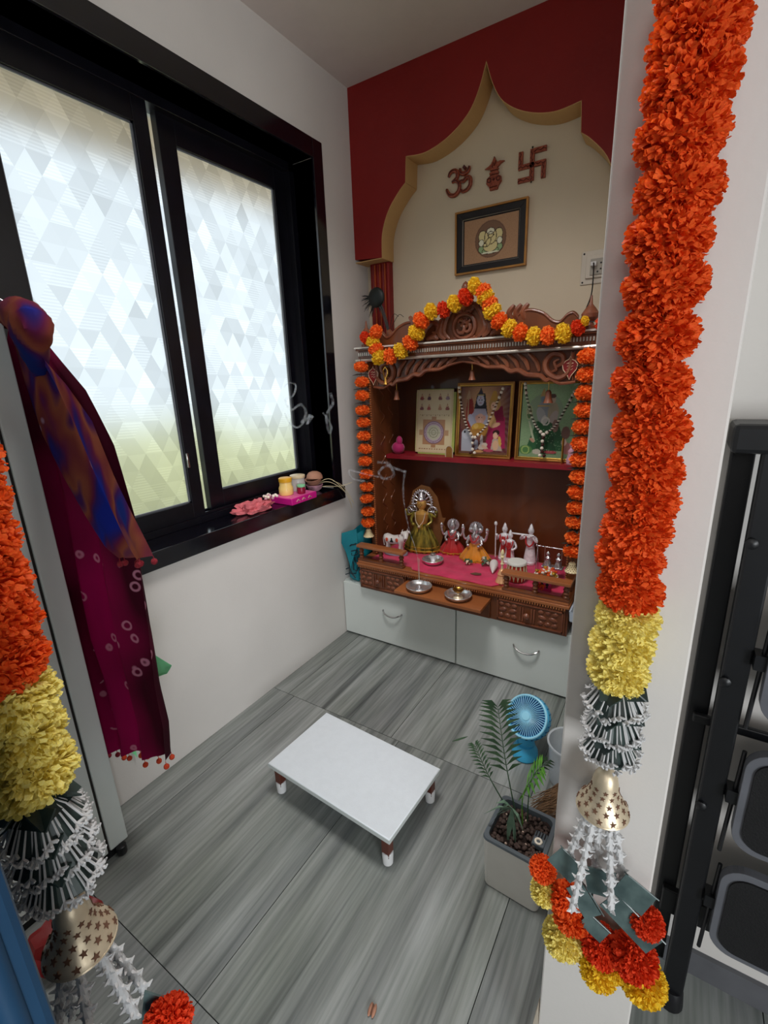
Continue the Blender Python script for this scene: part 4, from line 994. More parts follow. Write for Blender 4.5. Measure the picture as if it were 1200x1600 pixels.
sprig('green leafy sprig lying before the orange skirted idol', .728, 2.205, (('leaf', 'leaf_green', 7), ('petal', 'gold', 3)), s=.9)
sprig('orange flower lying on the cloth under the right railing', 1.155, 2.042+.03, (('petal', 'marigold_orange', 22),), s=1.0)
t = thing('dried_leaf', 'small dark leaf lying flat on the front of the pink cloth', 'leaf', (.812, 2.10, GZ+.001)); obj('leaf', prism(B(), [(-.03, -.012), (.0, -.018), (.026, .0), (.02, .014), (-.012, .012)], 0, .0012, 'xy'), 'ash', t, smooth=False)

# ================================================================ MARIGOLDS
def marigold(name, mat, N, seed, w=.16):
    bm = B(); rnd = random.Random(seed)
    bmesh.ops.create_icosphere(bm, subdivisions=2, radius=.72)
    for i in range(N):
        z = 1-2*(i+.5)/N; ph = i*2.399963+rnd.uniform(-.2, .2); r = math.sqrt(1-z*z)
        d = Vector((r*math.cos(ph), r*math.sin(ph), z))
        a = d.orthogonal().normalized(); b = d.cross(a); an = rnd.uniform(0, 2*PI); t_ = a*math.cos(an)+b*math.sin(an); n_ = d.cross(t_)
        l = rnd.uniform(.9, 1.07); ww = w*rnd.uniform(.7, 1.2); k = rnd.uniform(-.09, .09); c = rnd.uniform(.03, .12)
        p = [d*.5-t_*ww*.3, d*.5+t_*ww*.3, d*(l*.86)+t_*ww*.9+n_*k, d*(l*.88)-t_*ww*.9+n_*k,
             d*(l-.02)+t_*ww*.85+n_*(k+c), d*(l+.01)+n_*(k*1.6+c), d*(l-.02)-t_*ww*.85+n_*(k+c)]
        v = [bm.verts.new(q) for q in p]
        bm.faces.new((v[0], v[1], v[2], v[3])); bm.faces.new((v[3], v[2], v[4], v[5])); bm.faces.new((v[3], v[5], v[6]))
    me = bpy.data.meshes.new(name); bm.to_mesh(me); bm.free(); me.materials.append(MC[mat])
    me.polygons.foreach_set('use_smooth', [False]*len(me.polygons)); return me
BIG = {c: [marigold('marigold', 'marigold_'+c, 980, s, .08) for s in (1, 2)] for c in ('orange', 'pale', 'yellow', 'red')}
SML = {c: [marigold('marigold', 'marigold_'+{'orange': 'bright'}.get(c, c), 190, s+5, .17) for s in (1, 2)] for c in ('orange', 'red', 'yellow')}
rm = random.Random(11)
def mari(parent, lib, col, loc, r, sz=.8, tilt=None):
    me = rm.choice(lib[col]); o = meshobj('marigold', me, parent, loc, tilt or (rm.uniform(-.12, .12), rm.uniform(-.12, .12), rm.uniform(0, 6)), (r, r, r*sz)); return o
star_me = None
def star_mesh():
    bm = B(); poly = [((.0042 if k % 2 == 0 else .0018)*math.cos(PI/2+k*PI/5), (.0042 if k % 2 == 0 else .0018)*math.sin(PI/2+k*PI/5)) for k in range(10)]
    prism(bm, poly, -.0008, .0008, 'xy'); me = bpy.data.meshes.new('star_hole'); bmesh.ops.recalc_face_normals(bm, faces=bm.faces[:]); bm.to_mesh(me); bm.free(); me.materials.append(MC['ash']); return me
star_me = star_mesh()
def leaf_disc(w, mat, r):
    bm = B()
    for k in range(5):
        a = k*2.4+w; c = Vector((math.cos(a), math.sin(a), 0)); s = Vector((-c.y, c.x, 0))
        f = [bm.verts.new(c*r*q0+s*r*q1+Vector((0, 0, q2))) for q0, q1, q2 in ((-.3, 0, 0), (.5, .25, .003), (1.12, 0, -.004), (.5, -.25, .002))]; bm.faces.new(f)
    rr = bmesh.ops.extrude_face_region(bm, geom=bm.faces[:]); bmesh.ops.translate(bm, verts=[v for v in rr['geom'] if isinstance(v, bmesh.types.BMVert)], vec=(0, 0, .0015))
    me = bpy.data.meshes.new('leaf_spacer'); bm.to_mesh(me); bm.free(); me.materials.append(MC[mat]); return me
LD = [leaf_disc(k, 'leaf_dark', 1) for k in (.3, 1.4)]
def petal_bell(root, z, r=.03, h=.045, mat='cream_bell'):
    b = obj('bell', lathe(B(), [(r, 0), (r*1.03, h*.04), (r*.8, h*.25), (r*.55, h*.55), (r*.48, h*.85), (r*.3, h), (0, h*1.02)], (0, 0, z), 24), mat, root)
    bm = B()
    for j in range(5):
        for k in range(14):
            a = 2*PI*(k+.5*(j % 2))/14; f = .08+.17*j; rr = r*(1.0-.55*f)*1.0
            ball(bm, (rr*math.cos(a), rr*math.sin(a), z+h*f), .0022, 5, 3)
    o = obj('bell_dots', bm, 'ash', root); o['kind'] = 'stuff'
    return b
def small_garland(lab, P, colors, r, bellz, hang):
    x, y = P
    zs = hang; t = thing('marigold_string', lab, 'garland', (x, y, bellz))
    obj('thread', cyl(B(), (0, 0, .02), (0, 0, zs[0]-bellz+.05), .0015, 5), 'leaf_dark', t)
    for i, z in enumerate(zs):
        mari(t, SML, 'orange', (rm.uniform(-.003, .003), rm.uniform(-.003, .003), z-bellz), r, .74)
        if i: meshobj('leaf_spacer', rm.choice(LD), t, (0, 0, (z+zs[i-1])/2-bellz), (0, 0, rm.uniform(0, 6)), (r*1.05, r*1.05, 1))
    petal_bell(t, 0)
zl = [at(568, v, 'y', 2.08).z for v in (573, 597, 618, 641, 660, 681, 701, 720, 740.6, 760, 778, 798, 815)]
xl = at(566, 620, 'y', 2.08).x
small_garland('short orange marigold string with cream bell hanging on the left shrine post', (xl, 2.08), None, .039, at(577, 838, 'y', 2.08).z, zl)
zr = [at(915, v, 'y', 2.055).z for v in (557, 586, 613.6, 641, 667, 694, 719, 746, 770, 795, 817, 842, 863)]
xr = at(913, 650, 'y', 2.055).x
small_garland('short orange marigold string with cream bell hanging on the right shrine post', (xr, 2.055), None, .0445, at(894, 893, 'y', 2.055).z, zr)
# festoon over the cornice
RG = [(571, 528, 'r', .8), (587.5, 518.7, 'o', .9), (583, 535, 'y', .9), (587.5, 545.5, 'o', .95), (592, 558, 'y', 1), (609.5, 557, 'o', 1), (626, 548.5, 'y', 1), (641, 536, 'o', 1), (651, 520, 'y', 1.05), (658.5, 501, 'o', 1.05), (674, 487, 'y', .95), (693, 484, 'r', .9), (710, 474.6, 'y', .95), (727.5, 464.5, 'r', .95), (742, 447, 'y', .9),
      (755, 455.5, 'o', .9), (759, 465, 'y', .95), (765, 474.6, 'o', .9), (769, 486, 'y', 1), (780, 501.5, 'o', .95), (795.6, 513, 'y', .95), (813, 519.7, 'o', .95), (834, 525.4, 'y', .95), (856, 524.5, 'o', .95), (880, 521, 'y', 1.0), (903, 512.4, 'r', .8), (914, 502, 'y', .5), (944, 503, 'r', .9), (945, 524, 'y', .6)]
FY = 2.062
t = thing('marigold_festoon', 'long orange and yellow marigold garland draped over the shrine crest', 'garland', tuple(at(742, 447, 'y', FY)))
org = t.location.copy(); pth = []
for u, v, c, k in RG:
    p = at(u, v, 'y', FY); pth.append(p-org)
obj('thread', tube(B(), pth, .0015, 5), 'leaf_dark', t)
for i, (u, v, c, k) in enumerate(RG):
    d = (pth[min(i+1, len(pth)-1)]-pth[max(i-1, 0)]).normalized(); q = d.to_track_quat('Z', 'Y').to_euler()
    mari(t, SML, {'o': 'orange', 'r': 'red', 'y': 'yellow'}[c], pth[i], .041*k, .80, (q.x, q.y, q.z))
# ------------------------------------------------ large doorway garlands
def fan_segment(root, z, r, tilt=.18):
    """pleated dark leaf collar with pale stamens fanned over it, topped by folded ribbons"""
    obj('leaf_collar', lathe(B(), [(r*.25, .006), (r*.7, -.006), (r*1.12, -.030), (r*1.08, -.032), (r*.2, 0)], (0, 0, z), 40, None, 1, 1, .05, 10), 'leaf_dark', root, smooth=False)
    for k in range(4):
        bm = B(); prism(bm, [(-r*1.0, -r*.28), (r*1.0, -r*.36), (r*1.05, r*.28), (-r*.9, r*.36)], -.001, .001, 'xy', mx=T(0, 0, z+.003) @ rz(k*1.57+.5) @ T(0, -r*.55, 0) @ rx(.75) @ ry(tilt*(1 if k % 2 else -1)))
        obj('ribbon_leaf', bm, 'leaf_dark', root, smooth=False)
    bm = B(); rnd = random.Random(int(z*1000)+3)
    for k in range(34):
        a = 2*PI*k/34+rnd.uniform(-.07, .07); R_ = r*rnd.uniform(1.08, 1.26); dz = -.026*rnd.uniform(.8, 1.35)
        c, s_ = math.cos(a), math.sin(a); e = Vector((R_*c, R_*s_, z+dz)); p0 = Vector((.35*r*c, .35*r*s_, z+.008))
        tube(bm, [p0, p0.lerp(e, .5)+Vector((0, 0, .006)), e], [.0007, .0009, .0013], 5)
        for q in range(3):
            b = a+(q-1)*1.0; tube(bm, [e, e+Vector((math.cos(b)*.006, math.sin(b)*.006, -.004+.002*q)), e+Vector((math.cos(b)*.008, math.sin(b)*.008, .001))], [.0016, .0022, .0009], 5)
    o = obj('stamen_fan', bm, 'tube_white', root); o['kind'] = 'stuff'
def big_bell(root, z, r, h):
    P = [(r, 0), (r*1.03, h*.03), (r*.97, h*.12), (r*.72, h*.28), (r*.55, h*.48), (r*.50, h*.68), (r*.44, h*.82), (r*.33, h*.92), (r*.16, h*.99), (0, h)]
    b = obj('bell', lathe(B(), P+[], (0, 0, z), 36), 'gold', root)
    b.data.materials[0] = MC['gold']
    bm = B(); tube(bm, [(r*math.cos(a), r*math.sin(a), z) for a in np.linspace(0, 2*PI, 37)[:-1]], .0018, 6, closed=True); obj('bell_rim', bm, 'gold', root)
    rnd = random.Random(5)
    for j, (fz, n_) in enumerate(((.10, 12), (.22, 12), (.34, 11), (.48, 10), (.60, 9))):
        for k in range(n_):
            a = 2*PI*(k+.5*(j % 2))/n_; i = 0
            while i < len(P)-2 and P[i+1][1] < fz*h: i += 1
            f = (fz*h-P[i][1])/(P[i+1][1]-P[i][1]); rr = P[i][0]+f*(P[i+1][0]-P[i][0]); sl = math.atan2(P[i+1][1]-P[i][1], -(P[i+1][0]-P[i][0]))
            nrm = Vector((math.sin(sl)*math.cos(a), math.sin(sl)*math.sin(a), math.cos(sl)))
            o = meshobj('star_hole', star_me, root, (rr*math.cos(a), rr*math.sin(a), z+fz*h), nrm.to_track_quat('Z', 'Y').to_euler(), (1.25-.5*fz,)*2+(1,))
def strands(root, z0, n, L, spread, lean=(0, 0)):
    rnd = random.Random(8)
    for k in range(n):
        a = 2*PI*k/n+.4; l = L*rnd.uniform(.72, 1.0); bm = B()
        c, s = math.cos(a), math.sin(a)
        f = lambda q: Vector((c*(.014+spread*q)+lean[0]*q, s*(.014+spread*q)+lean[1]*q, z0-l*q))
        m_ = 14
        tube(bm, [f(i/m_) for i in range(m_+1)], [.0028]*m_+[.0015], 6)
        for i in range(m_):
            q = (i+.3)/m_
            p = f(q); lathe(bm, [(.0028, -.006), (.0058, 0), (.0046, .007), (.0026, .013)], p, 8)
            for w_ in range(3):
                b = a+w_*2.1+i*.8; d = Vector((math.cos(b), math.sin(b), 0))
                tube(bm, [p+Vector((0, 0, .003)), p+d*.007+Vector((0, 0, -.002)), p+d*.0125+Vector((0, 0, .001))], [.0020, .0028, .0006], 5)
        obj('blossom_strand', bm, 'tube_white', root)
def big_garland(lab, x, y, balls, fans, bell, r, strandL, n=6, cluster=None, lean=(0, 0)):
    t = thing('doorway_garland', lab, 'garland', (x, y, bell[0]))
    z0 = bell[0]
    obj('thread', cyl(B(), (0, 0, bell[1]), (0, 0, balls[0][0]-z0+.2), .002, 6), 'leaf_dark', t)
    for z, c, k in balls:
        mari(t, BIG, c, (rm.uniform(-.004, .004), rm.uniform(-.003, .003), z-z0), r*k*1.04, .80)
    for z in fans: fan_segment(t, z-z0, r*.74)
    big_bell(t, 0, bell[2], bell[1])
    strands(t, .012, n, strandL, .034, lean)
    if cluster:
        for (dx, dy, dz, c, k) in cluster: mari(t, BIG, c, (dx, dy, dz), r*k, .85)
    return t
GXr, GYr = 1.571, .672
def zr_(v): return at(1000, v, 'y', GYr).z
def zvert(x, y, v):          # height on the vertical line (x, y) that shows at pixel row v
    lo, hi = 0., 2.8
    for _ in range(40):
        mid = (lo+hi)/2; d = Vector((x, y, mid))-CAM; vv = 800-FPX*d.dot(UP)/d.dot(FW)
        if vv > v: lo = mid
        else: hi = mid
    return lo
bl = [(zvert(GXr, GYr, v), c, k) for v, c, k in ((-25, 'orange', 1), (60, 'orange', 1), (133, 'orange', 1), (212, 'orange', 1), (300, 'orange', .98), (375, 'orange', 1), (448, 'orange', .98), (525, 'orange', 1), (602, 'orange', 1), (672, 'orange', .98), (733, 'orange', .98), (783, 'orange', .95), (828, 'orange', .96), (873, 'orange', .95), (922, 'orange', .95), (965, 'pale', .93), (1008, 'pale', .95), (1048, 'pale', .92))]
zb = zvert(GXr, GYr, 1262)
g1 = big_garland('tall orange marigold garland with gold bell hanging on the right hand pillar', GXr, GYr, bl, [zvert(GXr, GYr, v) for v in (1075, 1112, 1148)], (zb, .078, .038), .043, .225, 5, None, (.0, -.004))
# flower cluster with folded leaves at its foot
CL = [(848, 1348+10, 'orange', .62), (852, 1392, 'pale', .7), (885, 1405, 'orange', .8), (880, 1465, 'pale', .95), (893, 1430, 'orange', .85), (940, 1478, 'red', .9), (935, 1515, 'yellow', .85), (990, 1495, 'red', 1.0), (1003, 1530, 'yellow', 1.0), (1010, 1440, 'red', .7), (965, 1508, 'yellow', .7)]
for u, v, c, k in CL:
    mari(g1, BIG, c, at(u, v, 'y', GYr)-g1.location, .036*k*1.05, .9)
bm = B()
for (u, v, w_, h_, a) in ((912, 1408, .058, .030, -.95), (928, 1450, .040, .026, -.5), (985, 1442, .090, .036, -.62), (884, 1352, .048, .036, -.6), (990, 1398, .050, .040, -.45), (940, 1380, .05, .04, .3)):
    p = at(u, v, 'y', GYr-.012)-g1.location
    prism(bm, [(-w_/2, -h_/2), (w_/2, -h_/2), (w_/2, h_/2), (-w_/2, h_/2)], -.0008, .0008, mx=T(*p) @ ry(-a) @ rx(-.30)); prism(bm, [(-w_/2, -h_/4), (w_/2, -h_/4), (w_/2, h_/4), (-w_/2, h_/4)], -.0008, .0008, mx=T(*(p+Vector((0, .006, .0)))) @ ry(-a) @ T(0, 0, h_*.5) @ rx(.8))
obj('folded_leaf', bm, 'leaf_fold', g1, smooth=False)
obj('thread', tube(B(), [(0, 0, -.18), (0, 0, -.3)], .002, 5), 'leaf_dark', g1)
# the left garland
GXl, GYl = 1.078, .128
bl = [(zvert(GXl, GYl, v), c, k) for v, c, k in ((725, 'orange', 1), (785, 'orange', 1), (850, 'orange', 1), (915, 'orange', 1), (975, 'orange', 1), (1032, 'orange', .98), (1095, 'pale', .97), (1150, 'pale', 1), (1203, 'pale', 1.0))]
zb = zvert(GXl, GYl, 1472)
g2 = big_garland('orange and yellow marigold garland with gold bell hanging at the far left near camera', GXl, GYl, bl, [zvert(GXl, GYl, v) for v in (1258, 1298, 1340)], (zb, .074, .037), .043, .17, 6, None, (.0, .0))
bm = B(); p = at(240, 1580, 'y', GYl+.02)-g2.location
prism(bm, [(-.02, -.03), (.012, -.04), (.018, .02), (-.004, .035)], -.001, .001, mx=T(*p) @ rz(.6)); obj('folded_leaf', bm, 'leaf_fold', g2, smooth=False)
mari(g2, BIG, 'red', at(262, 1600, 'y', GYl+.02)-g2.location, .026, .9)

# ================================================================ wall decorations
def flat_decal(name, lab, cat, loc): return thing(name, lab, cat, loc)
t = thing('om_sign', 'brown patterned om sign fixed to cream wall left of the pot ornament', 'wall sign', (.49, YB-.009, 2.345))
bm = B(); om_strokes(bm, 0, 0, .128, .115, 0, .0085); obj('strokes', bm, 'decal', t)
bm = B(); om_strokes(bm, 0, 0, .128, .115, -.006, .0035); obj('inlay', bm, 'decal_dark', t)
t = thing('pot_ornament', 'brown sacred pot ornament fixed to wall between the om and cross signs', 'wall sign', (.733, YB-.009, 2.333))
pot = [(-.018, 0), (.018, 0), (.022, .014), (.036, .03), (.034, .05), (.016, .062), (.022, .066), (.022, .072), (.014, .076), (.022, .084), (.014, .088), (.03, .10), (.048, .108), (.026, .112), (.014, .108), (0, .135), (-.014, .108), (-.026, .10), (-.046, .092), (-.03, .088), (-.014, .088), (-.022, .084), (-.014, .076), (-.022, .072), (-.022, .066), (-.016, .062), (-.034, .05), (-.036, .03), (-.022, .014)]
obj('plaque', prism(B(), pot, -.004, .008), 'decal', t, smooth=False)
bm = B()
for s in (-1, 1): tube(bm, [(s*.022+a, -.006, b) for a, b in arc(0, .042, .009, 0, 360, 12)][:-1], .002, 6, closed=True)
for z in (.012, .062, .078): cyl(bm, (-.018, -.006, z), (.018, -.006, z), .0018, 5)
tube(bm, [(-.008, -.006, .09), (-.004, -.006, .112), (.002, -.006, .096), (.008, -.006, .116)], .0018, 5); cyl(bm, (-.006, -.006, .042), (.006, -.006, .042), .002, 5); cyl(bm, (0, -.006, .036), (0, -.006, .048), .002, 5)
obj('inlay', bm, 'decal_dark', t)
t = thing('hindu_swastika_sign', 'brown patterned hindu swastika sign fixed to cream wall, rightmost of three', 'wall sign', (.908, YB-.009, 2.394))
bm = B(); a = .061; b = .0095
rects = [(-b, b, -a, a), (-a, a, -b, b), (b, a, a-2*b, a), (a-2*b, a, -a, -b), (-a, -b, -a, -a+2*b), (-a, -a+2*b, b, a)]
for x0, x1, z0, z1 in rects: box(bm, x0, x1, -.004, .008, z0, z1)
obj('bars', bm, 'decal', t, smooth=False)
bm = B()
for x0, x1, z0, z1 in rects:
    L_ = max(x1-x0, z1-z0); n_ = max(2, int(L_/.011)); hor = (x1-x0) > (z1-z0)
    P = []
    for k in range(n_+1):
        q = k/n_; s = .65 if k % 2 else .25
        P.append((x0+(x1-x0)*q, -.005, z0+(z1-z0)*s) if hor else (x0+(x1-x0)*s, -.005, z0+(z1-z0)*q))
    tube(bm, P, .0016, 5)
obj('inlay', bm, 'decal_dark', t)
obj('stud', ball(ball(B(), (.0, -.002, a+.006), .004, 8, 6), (0, -.002, -a-.006), .004, 8, 6), 'dark', t)
# framed elephant headed deity relief picture
def bgp(X, Y): return np.array(lin('#a8805f')[:3])*(.88+.24*rg.rand(*X.shape)[..., None])
ga, gb, gc, go = '#d8c890', '#8fa878', '#e0dcc0', '#3e2c1e'
sg = [('e', .5, .5, .29, .30, '#6e4e3c'), ('e', .5, .5, .27, .28, '#7a5a44')]
def out(s, k=.012): return [('e', s[1], s[2], s[3]+k, s[4]+k, go)+tuple(s[6:])]
body = [('e', .38, .30, .10, .07, gb), ('e', .62, .30, .10, .07, gb), ('e', .5, .24, .15, .045, gb), ('e', .5, .36, .13, .10, ga), ('e', .36, .57, .075, .10, ga, 15), ('e', .64, .57, .075, .10, ga, -15), ('e', .5, .56, .105, .12, ga), ('e', .5, .68, .07, .045, gc), ('e', .33, .44, .045, .05, gc), ('e', .67, .44, .045, .05, gc), ('e', .46, .44, .035, .07, ga, -25), ('e', .40, .38, .03, .02, ga)]
for s in body: sg += out(s)+[s]
sg += [('e', .46, .585, .012, .012, go), ('e', .56, .585, .012, .012, go), ('ring', .5, .60, .05, .006, go), ('r', .46, .5, .47, .54, go), ('e', .5, .20, .17, .015, gc)]
me = picture_mesh('print', .360-.09, .283-.09, 120, 90, bgp, sg)
fr = framed('framed_deity_picture', 'black and gold framed picture of an elephant headed deity hanging on cream wall', 'picture', (.7215, YB-.001, 1.989), .360, .283, .014, [('frame_gold', .009), ('frame_black', .028), ('strip', .002), ('frame_black', .004), ('strip', .002)], me, 0, depth=.02)
# raised deity medallion lip
# socket, switch plate, plug and cable
t = thing('power_socket', 'beige power socket plate on cream wall at the right', 'socket', (1.213, YB-.001, 1.94))
obj('plate', box(B(), -.066, .066, -.004, 0, -.068, .068), 'socket_plate', t, bevel=.003)
obj('inner_frame', box(B(), -.045, .045, -.012, -.004, -.045, .045), 'socket_plate', t, bevel=.003)
obj('socket', box(B(), -.026, .032, -.016, -.012, -.034, .032), 'socket_grey', t, bevel=.002)
obj('plug', box(box(B(), -.022, .002, -.036, -.016, .0, .018), -.012, -.006, -.044, -.036, .002, .014), 'white_plastic', t, bevel=.003)
obj('screw', ball(ball(B(), (-.056, -.005, .058), .004, 8, 6, sy=.4), (-.056, -.005, -.058), .004, 8, 6, sy=.4), 'dark', t)
for dx, dz in ((.018, .012), (.018, -.012), (.006, -.022)): obj('pin_hole', cyl(B(), (dx, -.0165, dz), (dx, -.0158, dz), .004, 8), 'dark', t)
pts = [Vector((1.205, 2.396, 1.95)), Vector((1.212, 2.37, 1.90)), Vector((1.212, 2.36, 1.82)), Vector((1.20, 2.33, 1.76)), Vector((1.18, 2.30, 1.70)), Vector((1.17, 2.26, 1.652))]
t = thing('power_cable', 'thin black cable dropping from the socket behind the shrine', 'cable', tuple(pts[-1])); obj('cord', tube(B(), [p-pts[-1] for p in cr_spline(pts, 6)], .0028, 8), 'cable', t)
# peacock feathers standing on the shrine roof
t = thing('peacock_feathers', 'bunch of dark peacock feathers standing behind the left of the shrine roof', 'feathers', (.26, 2.24, 1.6505))
bm = B()
fz = at(588, 465, 'y', 2.24)-t.location
for k in range(5):
    tube(bm, cr_spline([(0, 0, 0), (fz.x*.4+.004*k, 0, fz.z*.5), (fz.x+.004*k, 0, fz.z)], 5), .0016, 5)
for ex, ez in ((.02, .165), (.05, .16), (.035, .10), (.06, .05), (.045, .09)):
    tube(bm, cr_spline([(-.01, 0, 0), (-.01+ex*.3, 0, ez*.6), (ex, 0, ez), (ex+.03, 0, ez-.012)], 5), .0014, 5)
obj('quill', bm, 'feather_dark', t)
bm = B(); ball(bm, fz, .050, 16, 10, sy=.35, sz=1.0)
rnd = random.Random(2)
for k in range(40):
    a = rnd.uniform(.2*PI, 1.75*PI) if k % 3 else rnd.uniform(.75*PI, 1.2*PI); l = rnd.uniform(.05, .098); c = Vector((math.cos(a), 0, math.sin(a)))
    tube(bm, [fz+c*.02, fz+c*l*.8+Vector((0, 0, -.004)), fz+c*l+Vector((0, 0, -.010))], [.003, .0016, .0006], 5)
obj('eye', bm, 'feather_dark', t)
# left roof scroll ornament seen behind festoon: brass trumpet-like shell
t = thing('wooden_boat_ornament', 'curved brown carved ornament standing on the left of the shrine roof', 'ornament', (.36, 2.2, 1.6505))
obj('hull', tube(B(), cr_spline([(-.09, 0, .085), (-.06, 0, .05), (0, 0, .03), (.05, 0, .05), (.085, 0, .10)], 5), [.012+.016*math.sin(PI*i/20) for i in range(21)], 10), 'wood_carved', t)

# ================================================================ beside the shrine
t = thing('teal_bag', 'crumpled teal plastic carry bag standing on the cabinet left of the shrine', 'bag', (.078, 2.12, CH+.001))
bm = B(); rnd = random.Random(6); n_ = 28; rows = [(.0, .045, .055), (.02, .058, .075), (.10, .056, .078), (.18, .060, .078), (.26, .064, .080), (.31, .068, .084)]; rings = []
for z, a_, b_ in rows:
    ring = []
    for k in range(n_):
        q = 2*PI*k/n_; w_ = 1+.06*math.sin(q*5+z*30)+rnd.uniform(-.03, .03)
        sq = 1/max(abs(math.cos(q)), abs(math.sin(q)))**.35
        ring.append(bm.verts.new((a_*math.cos(q)*w_*sq*.95, b_*math.sin(q)*w_*sq, z-.0+(.035*math.cos(q-.6) if z > .3 else 0)-(.0 if z else 0))))
    rings.append(ring)
for r0, r1 in zip(rings, rings[1:]):
    for k in range(n_): bm.faces.new((r0[k], r0[(k+1) % n_], r1[(k+1) % n_], r1[k]))
bm.faces.new(rings[0][::-1])
o = obj('bag_body', bm, 'teal', t)
bm = B()     # folded-over flap
F = [(-.062, -.09, .30), (.05, -.098, .345), (.055, -.10, .25), (.02, -.104, .16), (.0, -.104, .10), (-.03, -.10, .19), (-.064, -.095, .24)]
v = [bm.verts.new(p) for p in F]; f_ = bm.faces.new(v); rr = bmesh.ops.extrude_face_region(bm, geom=[f_]); bmesh.ops.translate(bm, verts=[q for q in rr['geom'] if isinstance(q, bmesh.types.BMVert)], vec=(0, -.003, 0)); bmesh.ops.triangulate(bm, faces=bm.faces[:])
obj('flap', bm, 'teal', t)
bm = B()
for P in ([(.0, .235), (.012, .245), (.028, .248), (.046, .258)], [(.008, .205), (.05, .22)], [(.012, .195), (.012, .18), (.05, .195), (.052, .215)], [(.004, .165), (.012, .12), (.01, .085)], [(.03, .17), (.024, .14), (.036, .135), (.044, .11), (.03, .08), (.022, .09)], [(.05, .17), (.056, .13), (.048, .11)], [(-.045, .08), (-.02, .09), (.0, .06), (.03, .07)], [(-.05, .045), (-.01, .06), (.02, .035)]):
    tube(bm, cr_spline([(a, -.103 if b > .16 else -.094, b) for a, b in P], 4), .0035, 6)
obj('printing', bm, 'teal_dark', t)
t = thing('dark_jar', 'dark lidded jar standing behind the teal bag', 'jar', (.078, 2.262, CH+.001))
obj('body', lathe(B(), [(.05, 0), (.055, .02), (.055, .35), (.05, .36)], (0, 0, 0), 24), 'jar_dark', t); obj('lid', lathe(B(), [(.06, .36), (.06, .405), (.052, .415), (0, .418)], (0, 0, 0), 24), 'jar_dark', t)
# twine ends drooping over the sill corner
t = thing('dry_twine', 'dry straw twigs hanging over the corner of the window sill', 'twigs', (-.02, 1.95, .921))
bm = B()
for P in ([(-.05, -.06, .0), (-.01, -.02, .04), (.04, .02, .035), (.07, .10, -.04), (.06, .16, -.14)], [(-.06, -.08, .0), (0, 0, .055), (.045, .03, .045), (.075, .08, -.02)], [(-.04, -.10, .002), (.0, -.02, .02), (.055, .06, .01), (.09, .13, .02)], [(.035, .03, .045), (.05, .10, .0), (.075, .16, -.11)]):
    tube(bm, cr_spline(P, 5), .0016, 5)
obj('twig', bm, 'rope_cream', t)
# transparent tub and yellow card box right of shrine
t = thing('shadow_gap_block', 'black block added for the shadow gap under the plastic tray right of the shrine', 'box', (1.40, 2.11, CH+.001))  # added block whose black stands in for the shadow gap below the tray
obj('box', box(B(), -.085, .085, -.07, .07, 0, .092), 'frame_black', t, bevel=.003)
obj('lid', box(B(), -.088, .088, -.073, .073, .092, .100), 'dark', t, bevel=.002)
TZ = CH+.102
t = thing('plastic_tray', 'pale blue plastic tray with round lens lying on the shadow block right of the shrine', 'tray', (1.392, 2.045, TZ))
bm = lathe(B(), [(.130, 0), (.136, .004), (.140, .050), (.143, .052), (.133, .050), (.126, .008), (0, .006)], (0, 0, 0), 4, rz(PI/4), 1.0, 1.0)
for v in bm.verts: v.co.y *= .92
obj('tray', bm, 'plastic_tray', t, bevel=.004)
obj('lens', lathe(B(), [(.026, .008), (.026, .030), (.020, .038), (0, .040)], (-.035, -.045, 0), 20), 'silver', t)
obj('divider', box(B(), -.07, -.066, -.08, .0, .008, .046), 'plastic_tray', t)
t = thing('yellow_edged_box', 'small dark box with yellow rim and printed flowers standing in the plastic tray', 'box', (1.385, 2.10, TZ+.009))
obj('body', box(B(), -.08, .08, -.022, .022, 0, .085), 'basket_yellow', t, bevel=.002); obj('panel', box(B(), -.074, .074, -.024, -.022, .056, .083), 'frame_black', t)
obj('label', box(B(), -.075, .075, -.0245, -.021, .006, .050), 'strip', t)
bm = B()
for k in range(9): ball(bm, (-.065+.016*k, -.024, .063+.012*((k*7) % 3)/2), .006, 7, 5, sy=.3)
obj('print', bm, 'pink_top', t)
t = thing('white_packet', 'pale grey packet standing at the back right of the shrine', 'packet', (1.385, 2.30, CH+.001))
obj('body', box(B(), -.05, .05, -.03, .03, 0, .30), 'strip_white', t, bevel=.006)
obj('flap', box(B(), -.048, .048, -.012, .012, .30, .32), 'strip_white', t, bevel=.004)

# ================================================================ window sill things
SLZ = wz0+.001
t = thing('magenta_box', 'magenta cardboard sweet box on the black window sill', 'box', (.0, 1.69, SLZ), 0)
bm = box(B(), -.085, .055, -.085, .10, 0, .032); obj('box', bm, 'magenta_card', t, bevel=.002)
obj('lid_print', box(B(), -.080, .050, -.080, .095, .032, .0335), 'pink_top', t)
bm = B()
for k in (-.04, .0, .045): tube(bm, [(.056, k-.012, .012), (.056, k, .022), (.056, k+.012, .012)], .0022, 5)
obj('gold_print', bm, 'gold', t)
def jar(lab, x, y, z, r, h, mb, ml, lh=.02, neck=.85, name='cream_jar'):
    t = thing(name, lab, 'jar', (x, y, z))
    obj('body', lathe(B(), [(r*.92, 0), (r, .006), (r, h*.55), (r*neck, h*.72), (r*neck, h)], (0, 0, 0), 24), mb, t)
    obj('lid', lathe(B(), [(r*neck*1.06, h), (r*neck*1.08, h+lh*.1), (r*neck*1.08, h+lh*.9), (r*neck*.98, h+lh), (0, h+lh)], (0, 0, 0), 24), ml, t); return t
BZ = SLZ+.0345
j = jar('yellow round jar with mustard lid standing on the magenta box', -.035, 1.665, BZ, .036, .066, 'yellow_jar', 'yellow_lid')
